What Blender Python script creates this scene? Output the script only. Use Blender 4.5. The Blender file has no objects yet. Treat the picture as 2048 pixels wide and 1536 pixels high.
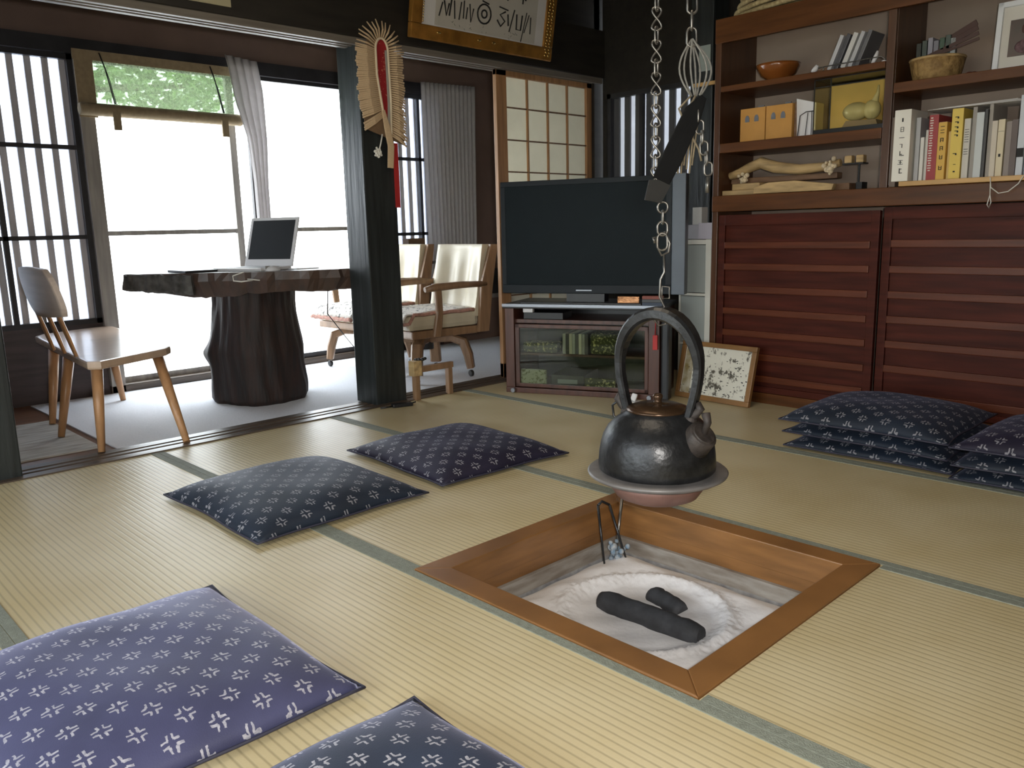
import bpy, bmesh, math, random
from mathutils import Vector, Matrix, Euler
R = random.Random(7)
PI = math.pi
S = bpy.context.scene
C = S.collection

# ------------------------------------------------------------------ materials
MATS = {}
def mat(name, col, rough=0.6, var=0.0, scale=8.0, stretch=(1, 1, 1), bump=0.0, metal=0.0, spec=0.5,
        col2=None, coat=0.0, sheen=0.0, bscale=None, detail=4.0):
    if name in MATS: return MATS[name]
    m = bpy.data.materials.new(name); m.use_nodes = True
    nt = m.node_tree; N = nt.nodes; L = nt.links
    b = N['Principled BSDF']
    b.inputs['Roughness'].default_value = rough
    b.inputs['Metallic'].default_value = metal
    b.inputs['Specular IOR Level'].default_value = spec
    b.inputs['Coat Weight'].default_value = coat
    b.inputs['Coat Roughness'].default_value = 0.15
    b.inputs['Sheen Weight'].default_value = sheen
    tc = N.new('ShaderNodeTexCoord'); mp = N.new('ShaderNodeMapping')
    mp.inputs['Scale'].default_value = stretch
    L.new(tc.outputs['Object'], mp.inputs['Vector'])
    nz = N.new('ShaderNodeTexNoise'); nz.inputs['Scale'].default_value = scale
    nz.inputs['Detail'].default_value = detail
    L.new(mp.outputs['Vector'], nz.inputs['Vector'])
    mx = N.new('ShaderNodeMix'); mx.data_type = 'RGBA'
    c2 = col2 if col2 else tuple(max(0, c * (1 - var)) for c in col)
    c1 = col if col2 else tuple(min(1, c * (1 + var)) for c in col)
    mx.inputs[6].default_value = (*c1, 1); mx.inputs[7].default_value = (*c2, 1)
    rp = N.new('ShaderNodeMapRange'); rp.inputs[1].default_value = 0.32; rp.inputs[2].default_value = 0.68
    L.new(nz.outputs['Fac'], rp.inputs[0]); L.new(rp.outputs[0], mx.inputs[0])
    L.new(mx.outputs[2], b.inputs['Base Color'])
    if bump:
        bp = N.new('ShaderNodeBump'); bp.inputs['Strength'].default_value = bump; bp.inputs['Distance'].default_value = 0.01
        if bscale:
            n2 = N.new('ShaderNodeTexNoise'); n2.inputs['Scale'].default_value = bscale
            L.new(mp.outputs['Vector'], n2.inputs['Vector']); L.new(n2.outputs['Fac'], bp.inputs['Height'])
        else: L.new(nz.outputs['Fac'], bp.inputs['Height'])
        L.new(bp.outputs['Normal'], b.inputs['Normal'])
    MATS[name] = m
    return m

def math_node(nt, op, a, b=None, c=None):
    n = nt.nodes.new('ShaderNodeMath'); n.operation = op
    for i, v in enumerate((a, b, c)):
        if v is None: continue
        if isinstance(v, (int, float)): n.inputs[i].default_value = v
        else: nt.links.new(v, n.inputs[i])
    return n.outputs[0]

def tatami_mat():
    m = mat('tatami', (0.64, 0.55, 0.345), 0.40, scale=3, spec=0.4, col2=(0.565, 0.465, 0.26))
    nt = m.node_tree; b = nt.nodes['Principled BSDF']; L = nt.links
    old = b.inputs['Base Color'].links[0].from_socket
    tc = nt.nodes.new('ShaderNodeTexCoord'); sp = nt.nodes.new('ShaderNodeSeparateXYZ')
    L.new(tc.outputs['Object'], sp.inputs[0])
    wob = nt.nodes.new('ShaderNodeTexNoise'); wob.inputs['Scale'].default_value = 2.5; L.new(tc.outputs['Object'], wob.inputs['Vector'])
    x = math_node(nt, 'MULTIPLY_ADD', wob.outputs['Fac'], 0.006, sp.outputs['X'])
    f = math_node(nt, 'FRACT', math_node(nt, 'DIVIDE', x, 0.020))
    tri = math_node(nt, 'ABSOLUTE', math_node(nt, 'SUBTRACT', f, 0.5))       # 0 centre .5 edge
    fw = math_node(nt, 'FRACT', math_node(nt, 'DIVIDE', sp.outputs['Y'], 0.0045))
    weave = math_node(nt, 'ABSOLUTE', math_node(nt, 'SUBTRACT', fw, 0.5))
    groove = nt.nodes.new('ShaderNodeMapRange'); groove.inputs[1].default_value = 0.30; groove.inputs[2].default_value = 0.47
    groove.inputs[3].default_value = 1.0; groove.inputs[4].default_value = 0.74
    L.new(tri, groove.inputs[0])
    mx = nt.nodes.new('ShaderNodeMix'); mx.data_type = 'RGBA'; mx.blend_type = 'MULTIPLY'; mx.inputs[0].default_value = 1
    L.new(old, mx.inputs[6]); cmb = nt.nodes.new('ShaderNodeCombineColor')
    for i in range(3): L.new(groove.outputs[0], cmb.inputs[i])
    L.new(cmb.outputs[0], mx.inputs[7]); L.new(mx.outputs[2], b.inputs['Base Color'])
    h = math_node(nt, 'ADD', math_node(nt, 'MULTIPLY', groove.outputs[0], 2.0), math_node(nt, 'MULTIPLY', weave, 0.25))
    bp = nt.nodes.new('ShaderNodeBump'); bp.inputs['Strength'].default_value = 0.35; bp.inputs['Distance'].default_value = 0.002
    L.new(h, bp.inputs['Height']); L.new(bp.outputs['Normal'], b.inputs['Normal'])
    return m

def kasuri_mat(name, base, white=.85, sheen=.6):
    m = mat(name, base, 0.62, var=0.22, scale=5, sheen=sheen, spec=0.4)
    nt = m.node_tree; b = nt.nodes['Principled BSDF']; L = nt.links
    b.inputs['Sheen Roughness'].default_value = 0.35
    b.inputs['Sheen Tint'].default_value = (0.55, 0.58, 0.85, 1)
    old = b.inputs['Base Color'].links[0].from_socket
    tc = nt.nodes.new('ShaderNodeTexCoord')
    wob = nt.nodes.new('ShaderNodeTexNoise'); wob.inputs['Scale'].default_value = 60; L.new(tc.outputs['Object'], wob.inputs['Vector'])
    sub = nt.nodes.new('ShaderNodeVectorMath'); sub.operation = 'SUBTRACT'; sub.inputs[1].default_value = (.5, .5, .5)
    L.new(wob.outputs['Color'], sub.inputs[0])
    sc = nt.nodes.new('ShaderNodeVectorMath'); sc.operation = 'SCALE'; sc.inputs['Scale'].default_value = 0.011
    L.new(sub.outputs[0], sc.inputs[0])
    ad = nt.nodes.new('ShaderNodeVectorMath'); L.new(tc.outputs['Object'], ad.inputs[0]); L.new(sc.outputs[0], ad.inputs[1])
    sp = nt.nodes.new('ShaderNodeSeparateXYZ'); L.new(ad.outputs[0], sp.inputs[0])
    P_ = 0.088
    def motif(off):
        u = math_node(nt, 'ABSOLUTE', math_node(nt, 'SUBTRACT', math_node(nt, 'FRACT', math_node(nt, 'MULTIPLY_ADD', sp.outputs['X'], 1 / P_, 50 + off)), .5))
        v = math_node(nt, 'ABSOLUTE', math_node(nt, 'SUBTRACT', math_node(nt, 'FRACT', math_node(nt, 'MULTIPLY_ADD', sp.outputs['Y'], 1 / P_, 50 + off)), .5))
        def band(q, lo, hi):
            return math_node(nt, 'MULTIPLY', math_node(nt, 'GREATER_THAN', q, lo), math_node(nt, 'LESS_THAN', q, hi))
        a = math_node(nt, 'MULTIPLY', band(u, .035, .085), band(v, .06, .20))
        c = math_node(nt, 'MULTIPLY', band(v, .035, .085), band(u, .06, .20))
        return math_node(nt, 'MAXIMUM', a, c)
    k = math_node(nt, 'MAXIMUM', motif(0.0), motif(0.5))
    fade = nt.nodes.new('ShaderNodeTexNoise'); fade.inputs['Scale'].default_value = 140; L.new(tc.outputs['Object'], fade.inputs['Vector'])
    k = math_node(nt, 'MULTIPLY', k, math_node(nt, 'MULTIPLY_ADD', fade.outputs['Fac'], white, 0.15))
    mx = nt.nodes.new('ShaderNodeMix'); mx.data_type = 'RGBA'; mx.clamp_factor = True
    L.new(k, mx.inputs[0]); L.new(old, mx.inputs[6]); mx.inputs[7].default_value = (.66, .65, .70, 1)
    L.new(mx.outputs[2], b.inputs['Base Color'])
    wv = nt.nodes.new('ShaderNodeTexNoise'); wv.inputs['Scale'].default_value = 420; L.new(tc.outputs['Object'], wv.inputs['Vector'])
    bp = nt.nodes.new('ShaderNodeBump'); bp.inputs['Strength'].default_value = .25; bp.inputs['Distance'].default_value = .002
    L.new(wv.outputs['Fac'], bp.inputs['Height']); L.new(bp.outputs['Normal'], b.inputs['Normal'])
    return m

def glass_mat(name, tint=(1, 1, 1), gloss=0.06, rough=0.0):
    m = bpy.data.materials.new(name); m.use_nodes = True; nt = m.node_tree; N = nt.nodes; L = nt.links
    N.remove(N['Principled BSDF']); out = N['Material Output']
    t = N.new('ShaderNodeBsdfTransparent'); t.inputs[0].default_value = (*tint, 1)
    g = N.new('ShaderNodeBsdfGlossy'); g.inputs['Roughness'].default_value = rough
    mx = N.new('ShaderNodeMixShader')
    fr = N.new('ShaderNodeFresnel'); fr.inputs[0].default_value = 1.45
    mx.inputs[0].default_value = gloss
    if gloss < 0: L.new(fr.outputs[0], mx.inputs[0])
    L.new(t.outputs[0], mx.inputs[1]); L.new(g.outputs[0], mx.inputs[2]); L.new(mx.outputs[0], out.inputs[0])
    return m

def translucent_mat(name, col, clear=0.0, frac=0.5, clearcol=(1, 1, 1), scale=30, var=.15):
    m = bpy.data.materials.new(name); m.use_nodes = True; nt = m.node_tree; N = nt.nodes; L = nt.links
    N.remove(N['Principled BSDF']); out = N['Material Output']
    d = N.new('ShaderNodeBsdfDiffuse'); t = N.new('ShaderNodeBsdfTranslucent')
    tc = N.new('ShaderNodeTexCoord'); nz = N.new('ShaderNodeTexNoise'); nz.inputs['Scale'].default_value = scale
    L.new(tc.outputs['Object'], nz.inputs['Vector'])
    cr = N.new('ShaderNodeMix'); cr.data_type = 'RGBA'
    cr.inputs[6].default_value = (*[c * (1 - var) for c in col], 1); cr.inputs[7].default_value = (*[min(1, c * (1 + var)) for c in col], 1)
    L.new(nz.outputs['Fac'], cr.inputs[0])
    L.new(cr.outputs[2], d.inputs[0]); L.new(cr.outputs[2], t.inputs[0])
    mx = N.new('ShaderNodeMixShader'); mx.inputs[0].default_value = frac
    L.new(d.outputs[0], mx.inputs[1]); L.new(t.outputs[0], mx.inputs[2])
    last = mx.outputs[0]
    if clear > 0:
        tr = N.new('ShaderNodeBsdfTransparent'); tr.inputs[0].default_value = (*clearcol, 1)
        m2 = N.new('ShaderNodeMixShader'); m2.inputs[0].default_value = clear
        L.new(last, m2.inputs[1]); L.new(tr.outputs[0], m2.inputs[2]); last = m2.outputs[0]
    L.new(last, out.inputs[0])
    return m

def spots_mat(name, base, ink, scale=40, amount=.42, rough=.7, vec=(1, 1, 1)):
    """paper with blotchy ink"""
    m = mat(name, base, rough, var=.06, scale=6)
    nt = m.node_tree; b = nt.nodes['Principled BSDF']; L = nt.links
    old = b.inputs['Base Color'].links[0].from_socket
    tc = nt.nodes.new('ShaderNodeTexCoord'); mp = nt.nodes.new('ShaderNodeMapping'); mp.inputs['Scale'].default_value = vec
    L.new(tc.outputs['Object'], mp.inputs[0])
    nz = nt.nodes.new('ShaderNodeTexNoise'); nz.inputs['Scale'].default_value = scale; nz.inputs['Detail'].default_value = 6; nz.inputs['Roughness'].default_value = .7
    L.new(mp.outputs[0], nz.inputs['Vector'])
    k = nt.nodes.new('ShaderNodeMapRange'); k.inputs[1].default_value = amount; k.inputs[2].default_value = amount - .05
    L.new(nz.outputs['Fac'], k.inputs[0])
    mx = nt.nodes.new('ShaderNodeMix'); mx.data_type = 'RGBA'; mx.inputs[7].default_value = (*ink, 1)
    L.new(k.outputs[0], mx.inputs[0]); L.new(old, mx.inputs[6]); L.new(mx.outputs[2], b.inputs['Base Color'])
    return m

M = dict(
    tatami=tatami_mat(),
    heri=mat('heri', (.235, .255, .21), .7, var=.12, scale=60, bump=.3, bscale=300),
    post=mat('dark_post_wood', (.020, .024, .024), .38, var=.35, scale=5, stretch=(6, 6, .5), bump=.25),
    dark=mat('smoked_wood', (.018, .015, .011), .55, var=.3, scale=4, stretch=(1, 6, 6), bump=.15),
    sill=mat('sill_wood', (.085, .062, .045), .38, var=.3, scale=6, stretch=(.5, 8, 8), bump=.2),
    kamoi=mat('kamoi_wood', (.16, .14, .115), .5, var=.2, scale=6, stretch=(.5, 8, 8)),
    brownwall=mat('brown_board', (.20, .135, .110), .6, var=.12, scale=3, bump=.1),
    plaster=mat('brown_plaster', (.155, .115, .085), .85, var=.12, scale=4, bump=.1, bscale=120),
    ceiling=mat('sooty_ceiling', (.02, .016, .012), .8, var=.3, scale=3),
    frame_dk=mat('window_frame', (.030, .030, .034), .45, var=.25, scale=8),
    jamb=mat('pale_jamb', (.33, .31, .28), .5, var=.2, scale=6, stretch=(6, 6, .6)),  # grey-brown wood with window glare blended into its colour
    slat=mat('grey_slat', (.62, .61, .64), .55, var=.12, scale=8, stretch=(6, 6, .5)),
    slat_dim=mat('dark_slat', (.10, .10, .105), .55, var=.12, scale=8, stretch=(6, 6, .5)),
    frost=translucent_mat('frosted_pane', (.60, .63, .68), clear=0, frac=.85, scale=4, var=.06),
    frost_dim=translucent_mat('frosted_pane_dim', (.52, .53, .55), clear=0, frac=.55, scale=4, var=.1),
    glass=glass_mat('clear_glass', (.97, .98, .98), .04),
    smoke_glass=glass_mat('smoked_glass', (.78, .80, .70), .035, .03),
    case_glass=glass_mat('case_glass', (.97, .95, .84), .06, .02),
    mesh=translucent_mat('blind_weave', (.20, .22, .16), clear=.42, frac=.6, clearcol=(.80, .90, .78), scale=70, var=.6),
    blindcloth=mat('blind_border_cloth', (.36, .28, .17), .8, var=.1, scale=40, bump=.2),
    curtain=translucent_mat('curtain_cloth', (.66, .64, .64), 0, .36, scale=30, var=.08),
    shoji_paper=translucent_mat('shoji_paper', (.84, .81, .70), 0, .55, scale=12, var=.05),
    shoji_wood=mat('shoji_wood', (.36, .19, .085), .5, var=.2, scale=6, stretch=(8, 8, .6)),
    carpet=mat('engawa_carpet', (.74, .77, .83), .85, var=.05, scale=120, bump=.15),
    wainscot=mat('wainscot_wood', (.060, .042, .040), .5, var=.25, scale=5, stretch=(.6, 6, 6)),
    engawa_wood=mat('engawa_boards', (.16, .075, .04), .4, var=.25, scale=5, stretch=(.6, 8, 8)),
    mat_stripe=mat('woven_mat', (.52, .50, .45), .8, scale=9, stretch=(.8, 5, 1), col2=(.30, .27, .23), bump=.4),
    hearth=mat('hearth_wood', (.24, .112, .036), .38, var=.22, scale=5, stretch=(1, 1, 6), bump=.1, coat=.15),
    lining=mat('hearth_lining', (.34, .32, .29), .85, scale=9, col2=(.20, .17, .14), bump=.2, stretch=(1, 1, 5)),
    ash=mat('white_ash', (.82, .82, .84), .95, var=.04, scale=14, bump=.14, bscale=60),
    brick=mat('hearth_brick', (.40, .40, .40), .9, scale=26, col2=(.22, .22, .23), bump=.4),
    charcoal=mat('charcoal', (.035, .037, .042), .75, var=.4, scale=24, bump=.5),
    iron=mat('black_iron', (.030, .031, .033), .34, var=.35, scale=26, bump=.12, spec=.6, metal=.55, bscale=70),
    flange=mat('grey_flange', (.19, .18, .175), .42, var=.2, scale=14, metal=.15, bump=.08),
    copper=mat('reddish_copper', (.22, .125, .105), .48, var=.25, scale=12, metal=.3, bump=.1),
    lid=mat('bronze_lid', (.085, .048, .026), .26, var=.3, scale=14, metal=.55),
    spout_iron=mat('rusty_iron', (.042, .034, .030), .6, var=.35, scale=40, bump=.4),
    chain=mat('steel_chain', (.20, .19, .17), .35, var=.25, scale=60, metal=.8),
    lever=mat('black_lever', (.006, .006, .006), .8, var=.3, scale=10, spec=.15),
    cord=mat('grey_cord', (.19, .185, .165), .7, var=.2, scale=80),
    kas_a=kasuri_mat('kasuri_indigo', (.012, .020, .036), .42, .10),
    kas_b=kasuri_mat('kasuri_violet', (.015, .013, .032), .42, .10),
    kas_c=kasuri_mat('kasuri_window_sheen', (.060, .063, .135)),  # base raised towards purple blue to carry the window sheen
    kas_d=kasuri_mat('kasuri_blue', (.018, .028, .056), .8, .3),
    piping=mat('seam_piping', (.035, .035, .06), .6),
    case=mat('cabinet_wood', (.100, .036, .010), .40, var=.28, scale=4, stretch=(1, .6, 7), bump=.06, coat=.03, spec=.3),
    case_v=mat('cabinet_wood_upright', (.080, .034, .015), .35, var=.25, scale=4, stretch=(7, 7, .6), bump=.06, coat=.12),
    door=mat('cabinet_door_wood', (.064, .0140, .008), .5, var=.35, scale=4, stretch=(1, .7, 8), bump=.08, coat=.02, spec=.15),
    slat_red=mat('door_slat_wood', (.105, .026, .009), .42, var=.25, scale=5, stretch=(1, .5, 8), coat=.04, spec=.3),
    backboard=mat('taupe_board', (.34, .265, .21), .75, var=.1, scale=3),
    tv=mat('tv_plastic', (.011, .015, .019), .45, var=.1, spec=.2),
    screen=mat('tv_screen', (.009, .014, .017), .35, var=.05, spec=.06),
    tv_side=mat('tv_side_panel', (.085, .11, .145), .4, var=.08),
    silver=mat('silver_trim', (.30, .32, .36), .3, metal=.6),
    stand=mat('tv_stand_wood', (.085, .032, .020), .35, var=.3, scale=5, stretch=(6, 6, .6), coat=.2),
    device=mat('black_device', (.015, .015, .016), .35),
    lightchair=mat('beech', (.50, .27, .125), .42, var=.14, scale=5, stretch=(8, 8, .8), coat=.1),
    chairseat_sheen=mat('beech_seat_sheen', (.52, .38, .28), .28, var=.12, scale=5, stretch=(.8, 8, 1), coat=.25),  # beech greyed and paled in colour for light reflected off the seat
    chairback_lit=mat('beech_back_lit', (.72, .62, .56), .45, var=.08, scale=5, stretch=(8, .8, 8)),  # beech made paler in colour, as the flash lights this face
    stump=mat('stump_wood', (.036, .020, .016), .62, scale=6, stretch=(7, 7, .9), col2=(.020, .017, .016), bump=.6, spec=.3),
    slab=mat('slab_wood', (.080, .046, .032), .50, scale=4, stretch=(5, 5, 1), col2=(.045, .032, .026), bump=.25, coat=.1),
    bark=mat('grey_bark', (.13, .13, .125), .85, scale=18, col2=(.035, .033, .03), bump=.8),
    white=mat('white_plastic', (.75, .75, .76), .35, var=.03),
    lap_screen=mat('laptop_screen', (.030, .033, .037), .5, spec=.12),
    leather=mat('cream_leather', (.56, .50, .37), .33, var=.1, scale=5, bump=.12, bscale=14),
    armwood=mat('chair_frame_wood', (.26, .155, .085), .4, var=.2, scale=6, stretch=(6, 6, .8)),
    throw=spots_mat('patterned_throw', (.66, .62, .56), (.10, .10, .10), 38, .45),
    throw_edge=mat('throw_edge', (.45, .25, .20), .9, var=.25, scale=50, bump=.4),
    caster=mat('caster_black', (.02, .02, .02), .4),
    straw=mat('straw', (.60, .44, .27), .7, var=.2, scale=60, stretch=(8, 1, 8), bump=.2),
    straw_rim=mat('straw_rim', (.72, .60, .42), .6, var=.1),
    red=spots_mat('red_brocade', (.30, .012, .015), (.65, .25, .15), 70, .40),
    ribbon=mat('red_ribbon', (.42, .025, .025), .5, var=.08),
    whitecord=mat('white_cord', (.75, .74, .68), .8),
    gold=mat('gilt_frame', (.36, .17, .035), .3, var=.3, scale=12, metal=.45, coat=.2),
    goldrope=mat('gilt_carving', (.75, .50, .16), .25, metal=.9),
    paper=mat('picture_paper', (.66, .64, .62), .7, var=.03),
    ink=mat('ink', (.012, .012, .012), .7),
    inkgrey=mat('ink_grey', (.22, .21, .19), .7),
    picframe=mat('oak_frame', (.24, .125, .045), .4, var=.2, scale=6),
    drawing=spots_mat('ink_drawing', (.70, .69, .60), (.10, .09, .07), 20, .47, .6, (1, 1, .8)),
    plastic=translucent_mat('cloudy_plastic', (.50, .54, .52), .18, .35, scale=5, var=.05),
    plastic_frame=mat('white_drawer_frame', (.60, .60, .54), .45, var=.04),
    cardboard=mat('orange_card', (.52, .26, .055), .6, var=.08, scale=10),
    wicker=mat('wicker', (.42, .27, .10), .7, scale=45, col2=(.22, .13, .045), bump=.9),
    lacquer=mat('orange_lacquer', (.22, .07, .015), .15, coat=.8, var=.2),
    oldwood=mat('pale_old_wood', (.46, .32, .15), .65, var=.3, scale=7, stretch=(6, 1, 6), bump=.2),
    oldwood_dk=mat('brown_old_wood', (.17, .095, .05), .6, var=.25, scale=7, stretch=(6, 1, 6)),
    cloth_wrap=mat('wrapping_cloth', (.62, .52, .36), .9, var=.3, scale=60, bump=.6),
    board=mat('pale_board', (.55, .33, .12), .4, var=.15, scale=6, stretch=(6, .8, 6)),
    reed=mat('reed_rope', (.52, .42, .22), .75, scale=60, col2=(.30, .22, .10), bump=.5),
    gourd=mat('green_gourd', (.70, .66, .44), .25, var=.2, scale=8),
    shade=mat('lamp_paper', (.8, .74, .6), .8),
)
def flat(name, col, rough=.6, metal=0.0): return mat(name, col, rough, var=.04, metal=metal)

# ------------------------------------------------------------------ mesh builder
class MB:
    def __init__(s): s.bm = bmesh.new()
    def _t(s, verts, loc=(0, 0, 0), rot=(0, 0, 0), mtx=None):
        m = mtx if mtx is not None else Matrix.Translation(loc) @ Euler(rot).to_matrix().to_4x4()
        for v in verts: v.co = m @ v.co
    def box(s, lo, hi, bev=0.0, rot=None, mtx=None):
        """axis box from lo to hi; optional rotation about its centre"""
        c = [(a + b) / 2 for a, b in zip(lo, hi)]; d = [max(1e-5, abs(b - a)) for a, b in zip(lo, hi)]
        g = bmesh.ops.create_cube(s.bm, size=1); vs = g['verts']
        for v in vs: v.co = Vector((v.co.x * d[0], v.co.y * d[1], v.co.z * d[2]))
        if bev > 0:
            es = list({e for v in vs for e in v.link_edges})
            r = bmesh.ops.bevel(s.bm, geom=es, offset=min(bev, min(d) * .45), segments=2, affect='EDGES', profile=.6)
            vs = list({v for f in r['faces'] for v in f.verts} | {v for v in vs if v.is_valid})
        m = Matrix.Translation(c) @ (Euler(rot).to_matrix().to_4x4() if rot else Matrix())
        if mtx is not None: m = mtx @ m
        for v in vs: v.co = m @ v.co
        return s
    def tube(s, pts, rad, seg=8, cap=True, closed=False):
        pts = [Vector(p) for p in pts]; n = len(pts)
        rs = rad if isinstance(rad, (list, tuple)) else [rad] * n
        rings = []; prev = None
        for i, p in enumerate(pts):
            if closed: t = pts[(i + 1) % n] - pts[i - 1]
            else: t = pts[min(i + 1, n - 1)] - pts[max(i - 1, 0)]
            if t.length < 1e-9: t = Vector((0, 0, 1))
            t.normalize()
            if prev is None:
                a = Vector((0, 0, 1)) if abs(t.z) < .9 else Vector((1, 0, 0))
                u = t.cross(a).normalized()
            else:
                u = prev - t * prev.dot(t)
                u = u.normalized() if u.length > 1e-6 else t.orthogonal().normalized()
            prev = u; w = t.cross(u)
            rings.append([s.bm.verts.new(p + (u * math.cos(2 * PI * k / seg) + w * math.sin(2 * PI * k / seg)) * rs[i]) for k in range(seg)])
        rng = range(n) if closed else range(n - 1)
        for i in rng:
            a, b = rings[i], rings[(i + 1) % n]
            for k in range(seg):
                f = s.bm.faces.new((a[k], a[(k + 1) % seg], b[(k + 1) % seg], b[k])); f.smooth = True
        if cap and not closed:
            s.bm.faces.new(rings[0][::-1]); s.bm.faces.new(rings[-1])
        return s
    def strap(s, pts, width_dir, w, th):
        """flat band along pts: width along width_dir, thickness along the normal"""
        pts = [Vector(p) for p in pts]; n = len(pts); ring = []
        for i, p in enumerate(pts):
            t = (pts[min(i + 1, n - 1)] - pts[max(i - 1, 0)]).normalized()
            wd = Vector(width_dir[i]) if isinstance(width_dir, list) else Vector(width_dir)
            wd = (wd - t * wd.dot(t)).normalized(); nn = t.cross(wd)
            ww = w[i] if isinstance(w, (list, tuple)) else w
            tt = th[i] if isinstance(th, (list, tuple)) else th
            q = []
            for a, b in ((1, .6), (.7, 1), (-.7, 1), (-1, .6), (-1, -.6), (-.7, -1), (.7, -1), (1, -.6)):
                q.append(s.bm.verts.new(p + wd * a * ww / 2 + nn * b * tt / 2))
            ring.append(q)
        for i in range(n - 1):
            for k in range(8):
                s.bm.faces.new((ring[i][k], ring[i][(k + 1) % 8], ring[i + 1][(k + 1) % 8], ring[i + 1][k]))
        s.bm.faces.new(ring[0][::-1]); s.bm.faces.new(ring[-1])
        return s
    def lathe(s, prof, seg=32, center=(0, 0, 0), fn=None, cap=True):
        cx, cy, cz = center; rings = []
        for r, z in prof:
            ring = []
            for k in range(seg):
                a = 2 * PI * k / seg; rr = r * (fn(a, z) if fn else 1)
                ring.append(s.bm.verts.new((cx + rr * math.cos(a), cy + rr * math.sin(a), cz + z)))
            rings.append(ring)
        for i in range(len(rings) - 1):
            for k in range(seg):
                f = s.bm.faces.new((rings[i][k], rings[i][(k + 1) % seg], rings[i + 1][(k + 1) % seg], rings[i + 1][k])); f.smooth = True
        if cap:
            s.bm.faces.new(rings[0][::-1]); s.bm.faces.new(rings[-1])
        return s
    def prism(s, poly, h0, h1, axis='z', bev=0.0):
        """polygon (2D) extruded along axis"""
        def P(a, b, h):
            return {'z': (a, b, h), 'x': (h, a, b), 'y': (a, h, b)}[axis]
        lo = [s.bm.verts.new(P(a, b, h0)) for a, b in poly]; hi = [s.bm.verts.new(P(a, b, h1)) for a, b in poly]
        n = len(poly); fs = []
        fs.append(s.bm.faces.new(lo[::-1])); fs.append(s.bm.faces.new(hi))
        for k in range(n): fs.append(s.bm.faces.new((lo[k], lo[(k + 1) % n], hi[(k + 1) % n], hi[k])))
        bmesh.ops.recalc_face_normals(s.bm, faces=fs)
        if bev:
            es = list({e for f in fs[:2] for e in f.edges})
            bmesh.ops.bevel(s.bm, geom=es, offset=bev, segments=2, affect='EDGES', profile=.6)
        return s
    def grid(s, fn, nu, nv, closeu=False, smooth=True, flip=False):
        V = [[s.bm.verts.new(fn(i / nu, j / nv)) for j in range(nv + 1)] for i in range(nu + (0 if closeu else 1))]
        for i in range(nu):
            a = V[i]; b = V[(i + 1) % len(V)]
            for j in range(nv):
                q = (a[j], b[j], b[j + 1], a[j + 1])
                f = s.bm.faces.new(q[::-1] if flip else q); f.smooth = smooth
        return s
    def sphere(s, c, r, sc=(1, 1, 1), seg=16):
        g = bmesh.ops.create_uvsphere(s.bm, u_segments=seg, v_segments=max(6, seg // 2), radius=r)
        for v in g['verts']:
            v.co = Vector((v.co.x * sc[0] + c[0], v.co.y * sc[1] + c[1], v.co.z * sc[2] + c[2]))
            for f in v.link_faces: f.smooth = True
        return s
    def build(s, name, m, parent=None, loc=(0, 0, 0), rot=(0, 0, 0), mods=None, smooth=False):
        bmesh.ops.recalc_face_normals(s.bm, faces=s.bm.faces) if smooth == 'fix' else None
        me = bpy.data.meshes.new(name); s.bm.to_mesh(me); s.bm.free()
        me.materials.append(m if not isinstance(m, str) else M[m])
        o = bpy.data.objects.new(name, me); C.objects.link(o)
        o.location = loc; o.rotation_euler = rot
        if parent: o.parent = parent
        return o

def tag(o, label=None, cat=None, group=None, kind=None):
    if label: o['label'] = label
    if cat: o['category'] = cat
    if group: o['group'] = group
    if kind: o['kind'] = kind
    return o
def thing(name, label, cat, loc=(0, 0, 0), rz=0.0, group=None, rot=None):
    o = bpy.data.objects.new(name, None); C.objects.link(o); o.empty_display_size = .05
    o.location = loc; o.rotation_euler = rot if rot else (0, 0, rz)
    return tag(o, label, cat, group)
def struct(name, mb, m, parent=None):
    o = mb.build(name, m, parent)
    if not parent: o['kind'] = 'structure'
    return o
def box(lo, hi, bev=0.0): return MB().box(lo, hi, bev)
def dup(root, loc, rot=None, label=None, group=None):
    r = root.copy(); C.objects.link(r); r.location = loc
    if rot is not None: r.rotation_euler = rot
    if label: r['label'] = label
    if group: r['group'] = group
    for ch in list(root.children):
        c = ch.copy(); C.objects.link(c); c.parent = r
        for g in list(ch.children):
            d = g.copy(); C.objects.link(d); d.parent = c
    return r
def lerp(a, b, t): return a + (b - a) * t
def arc(c, r, a0, a1, n, ax=(1, 0, 0), ay=(0, 0, 1)):
    c = Vector(c); ax = Vector(ax); ay = Vector(ay)
    return [c + ax * r * math.cos(lerp(a0, a1, i / n)) + ay * r * math.sin(lerp(a0, a1, i / n)) for i in range(n + 1)]

# ------------------------------------------------------------------ camera
cam = bpy.data.cameras.new('camera'); co = bpy.data.objects.new('camera', cam); C.objects.link(co)
F_, YAW, PIT, ROL = 1630.70, 0.767133, 0.189249, -0.024521
cam.sensor_fit = 'HORIZONTAL'; cam.sensor_width = 36.0; cam.lens = F_ / 2048 * 36; cam.clip_start = .02
cy, sy, cp, sp_ = math.cos(YAW), math.sin(YAW), math.cos(PIT), math.sin(PIT)
fw = Vector((sy * cp, cy * cp, -sp_)); rt = Vector((cy, -sy, 0)); up = rt.cross(fw)
rt2 = rt * math.cos(ROL) + up * math.sin(ROL); up2 = up * math.cos(ROL) - rt * math.sin(ROL)
mtx = Matrix((rt2, up2, -fw)).transposed().to_4x4(); mtx.translation = Vector((-1.29338, -1.75999, .94346))
co.matrix_world = mtx; S.camera = co
RT = Vector((cy, -sy, 0)); FWH = Vector((sy, cy, 0))       # horizontal right / forward of the view, used for things hung facing the hearth

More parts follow.
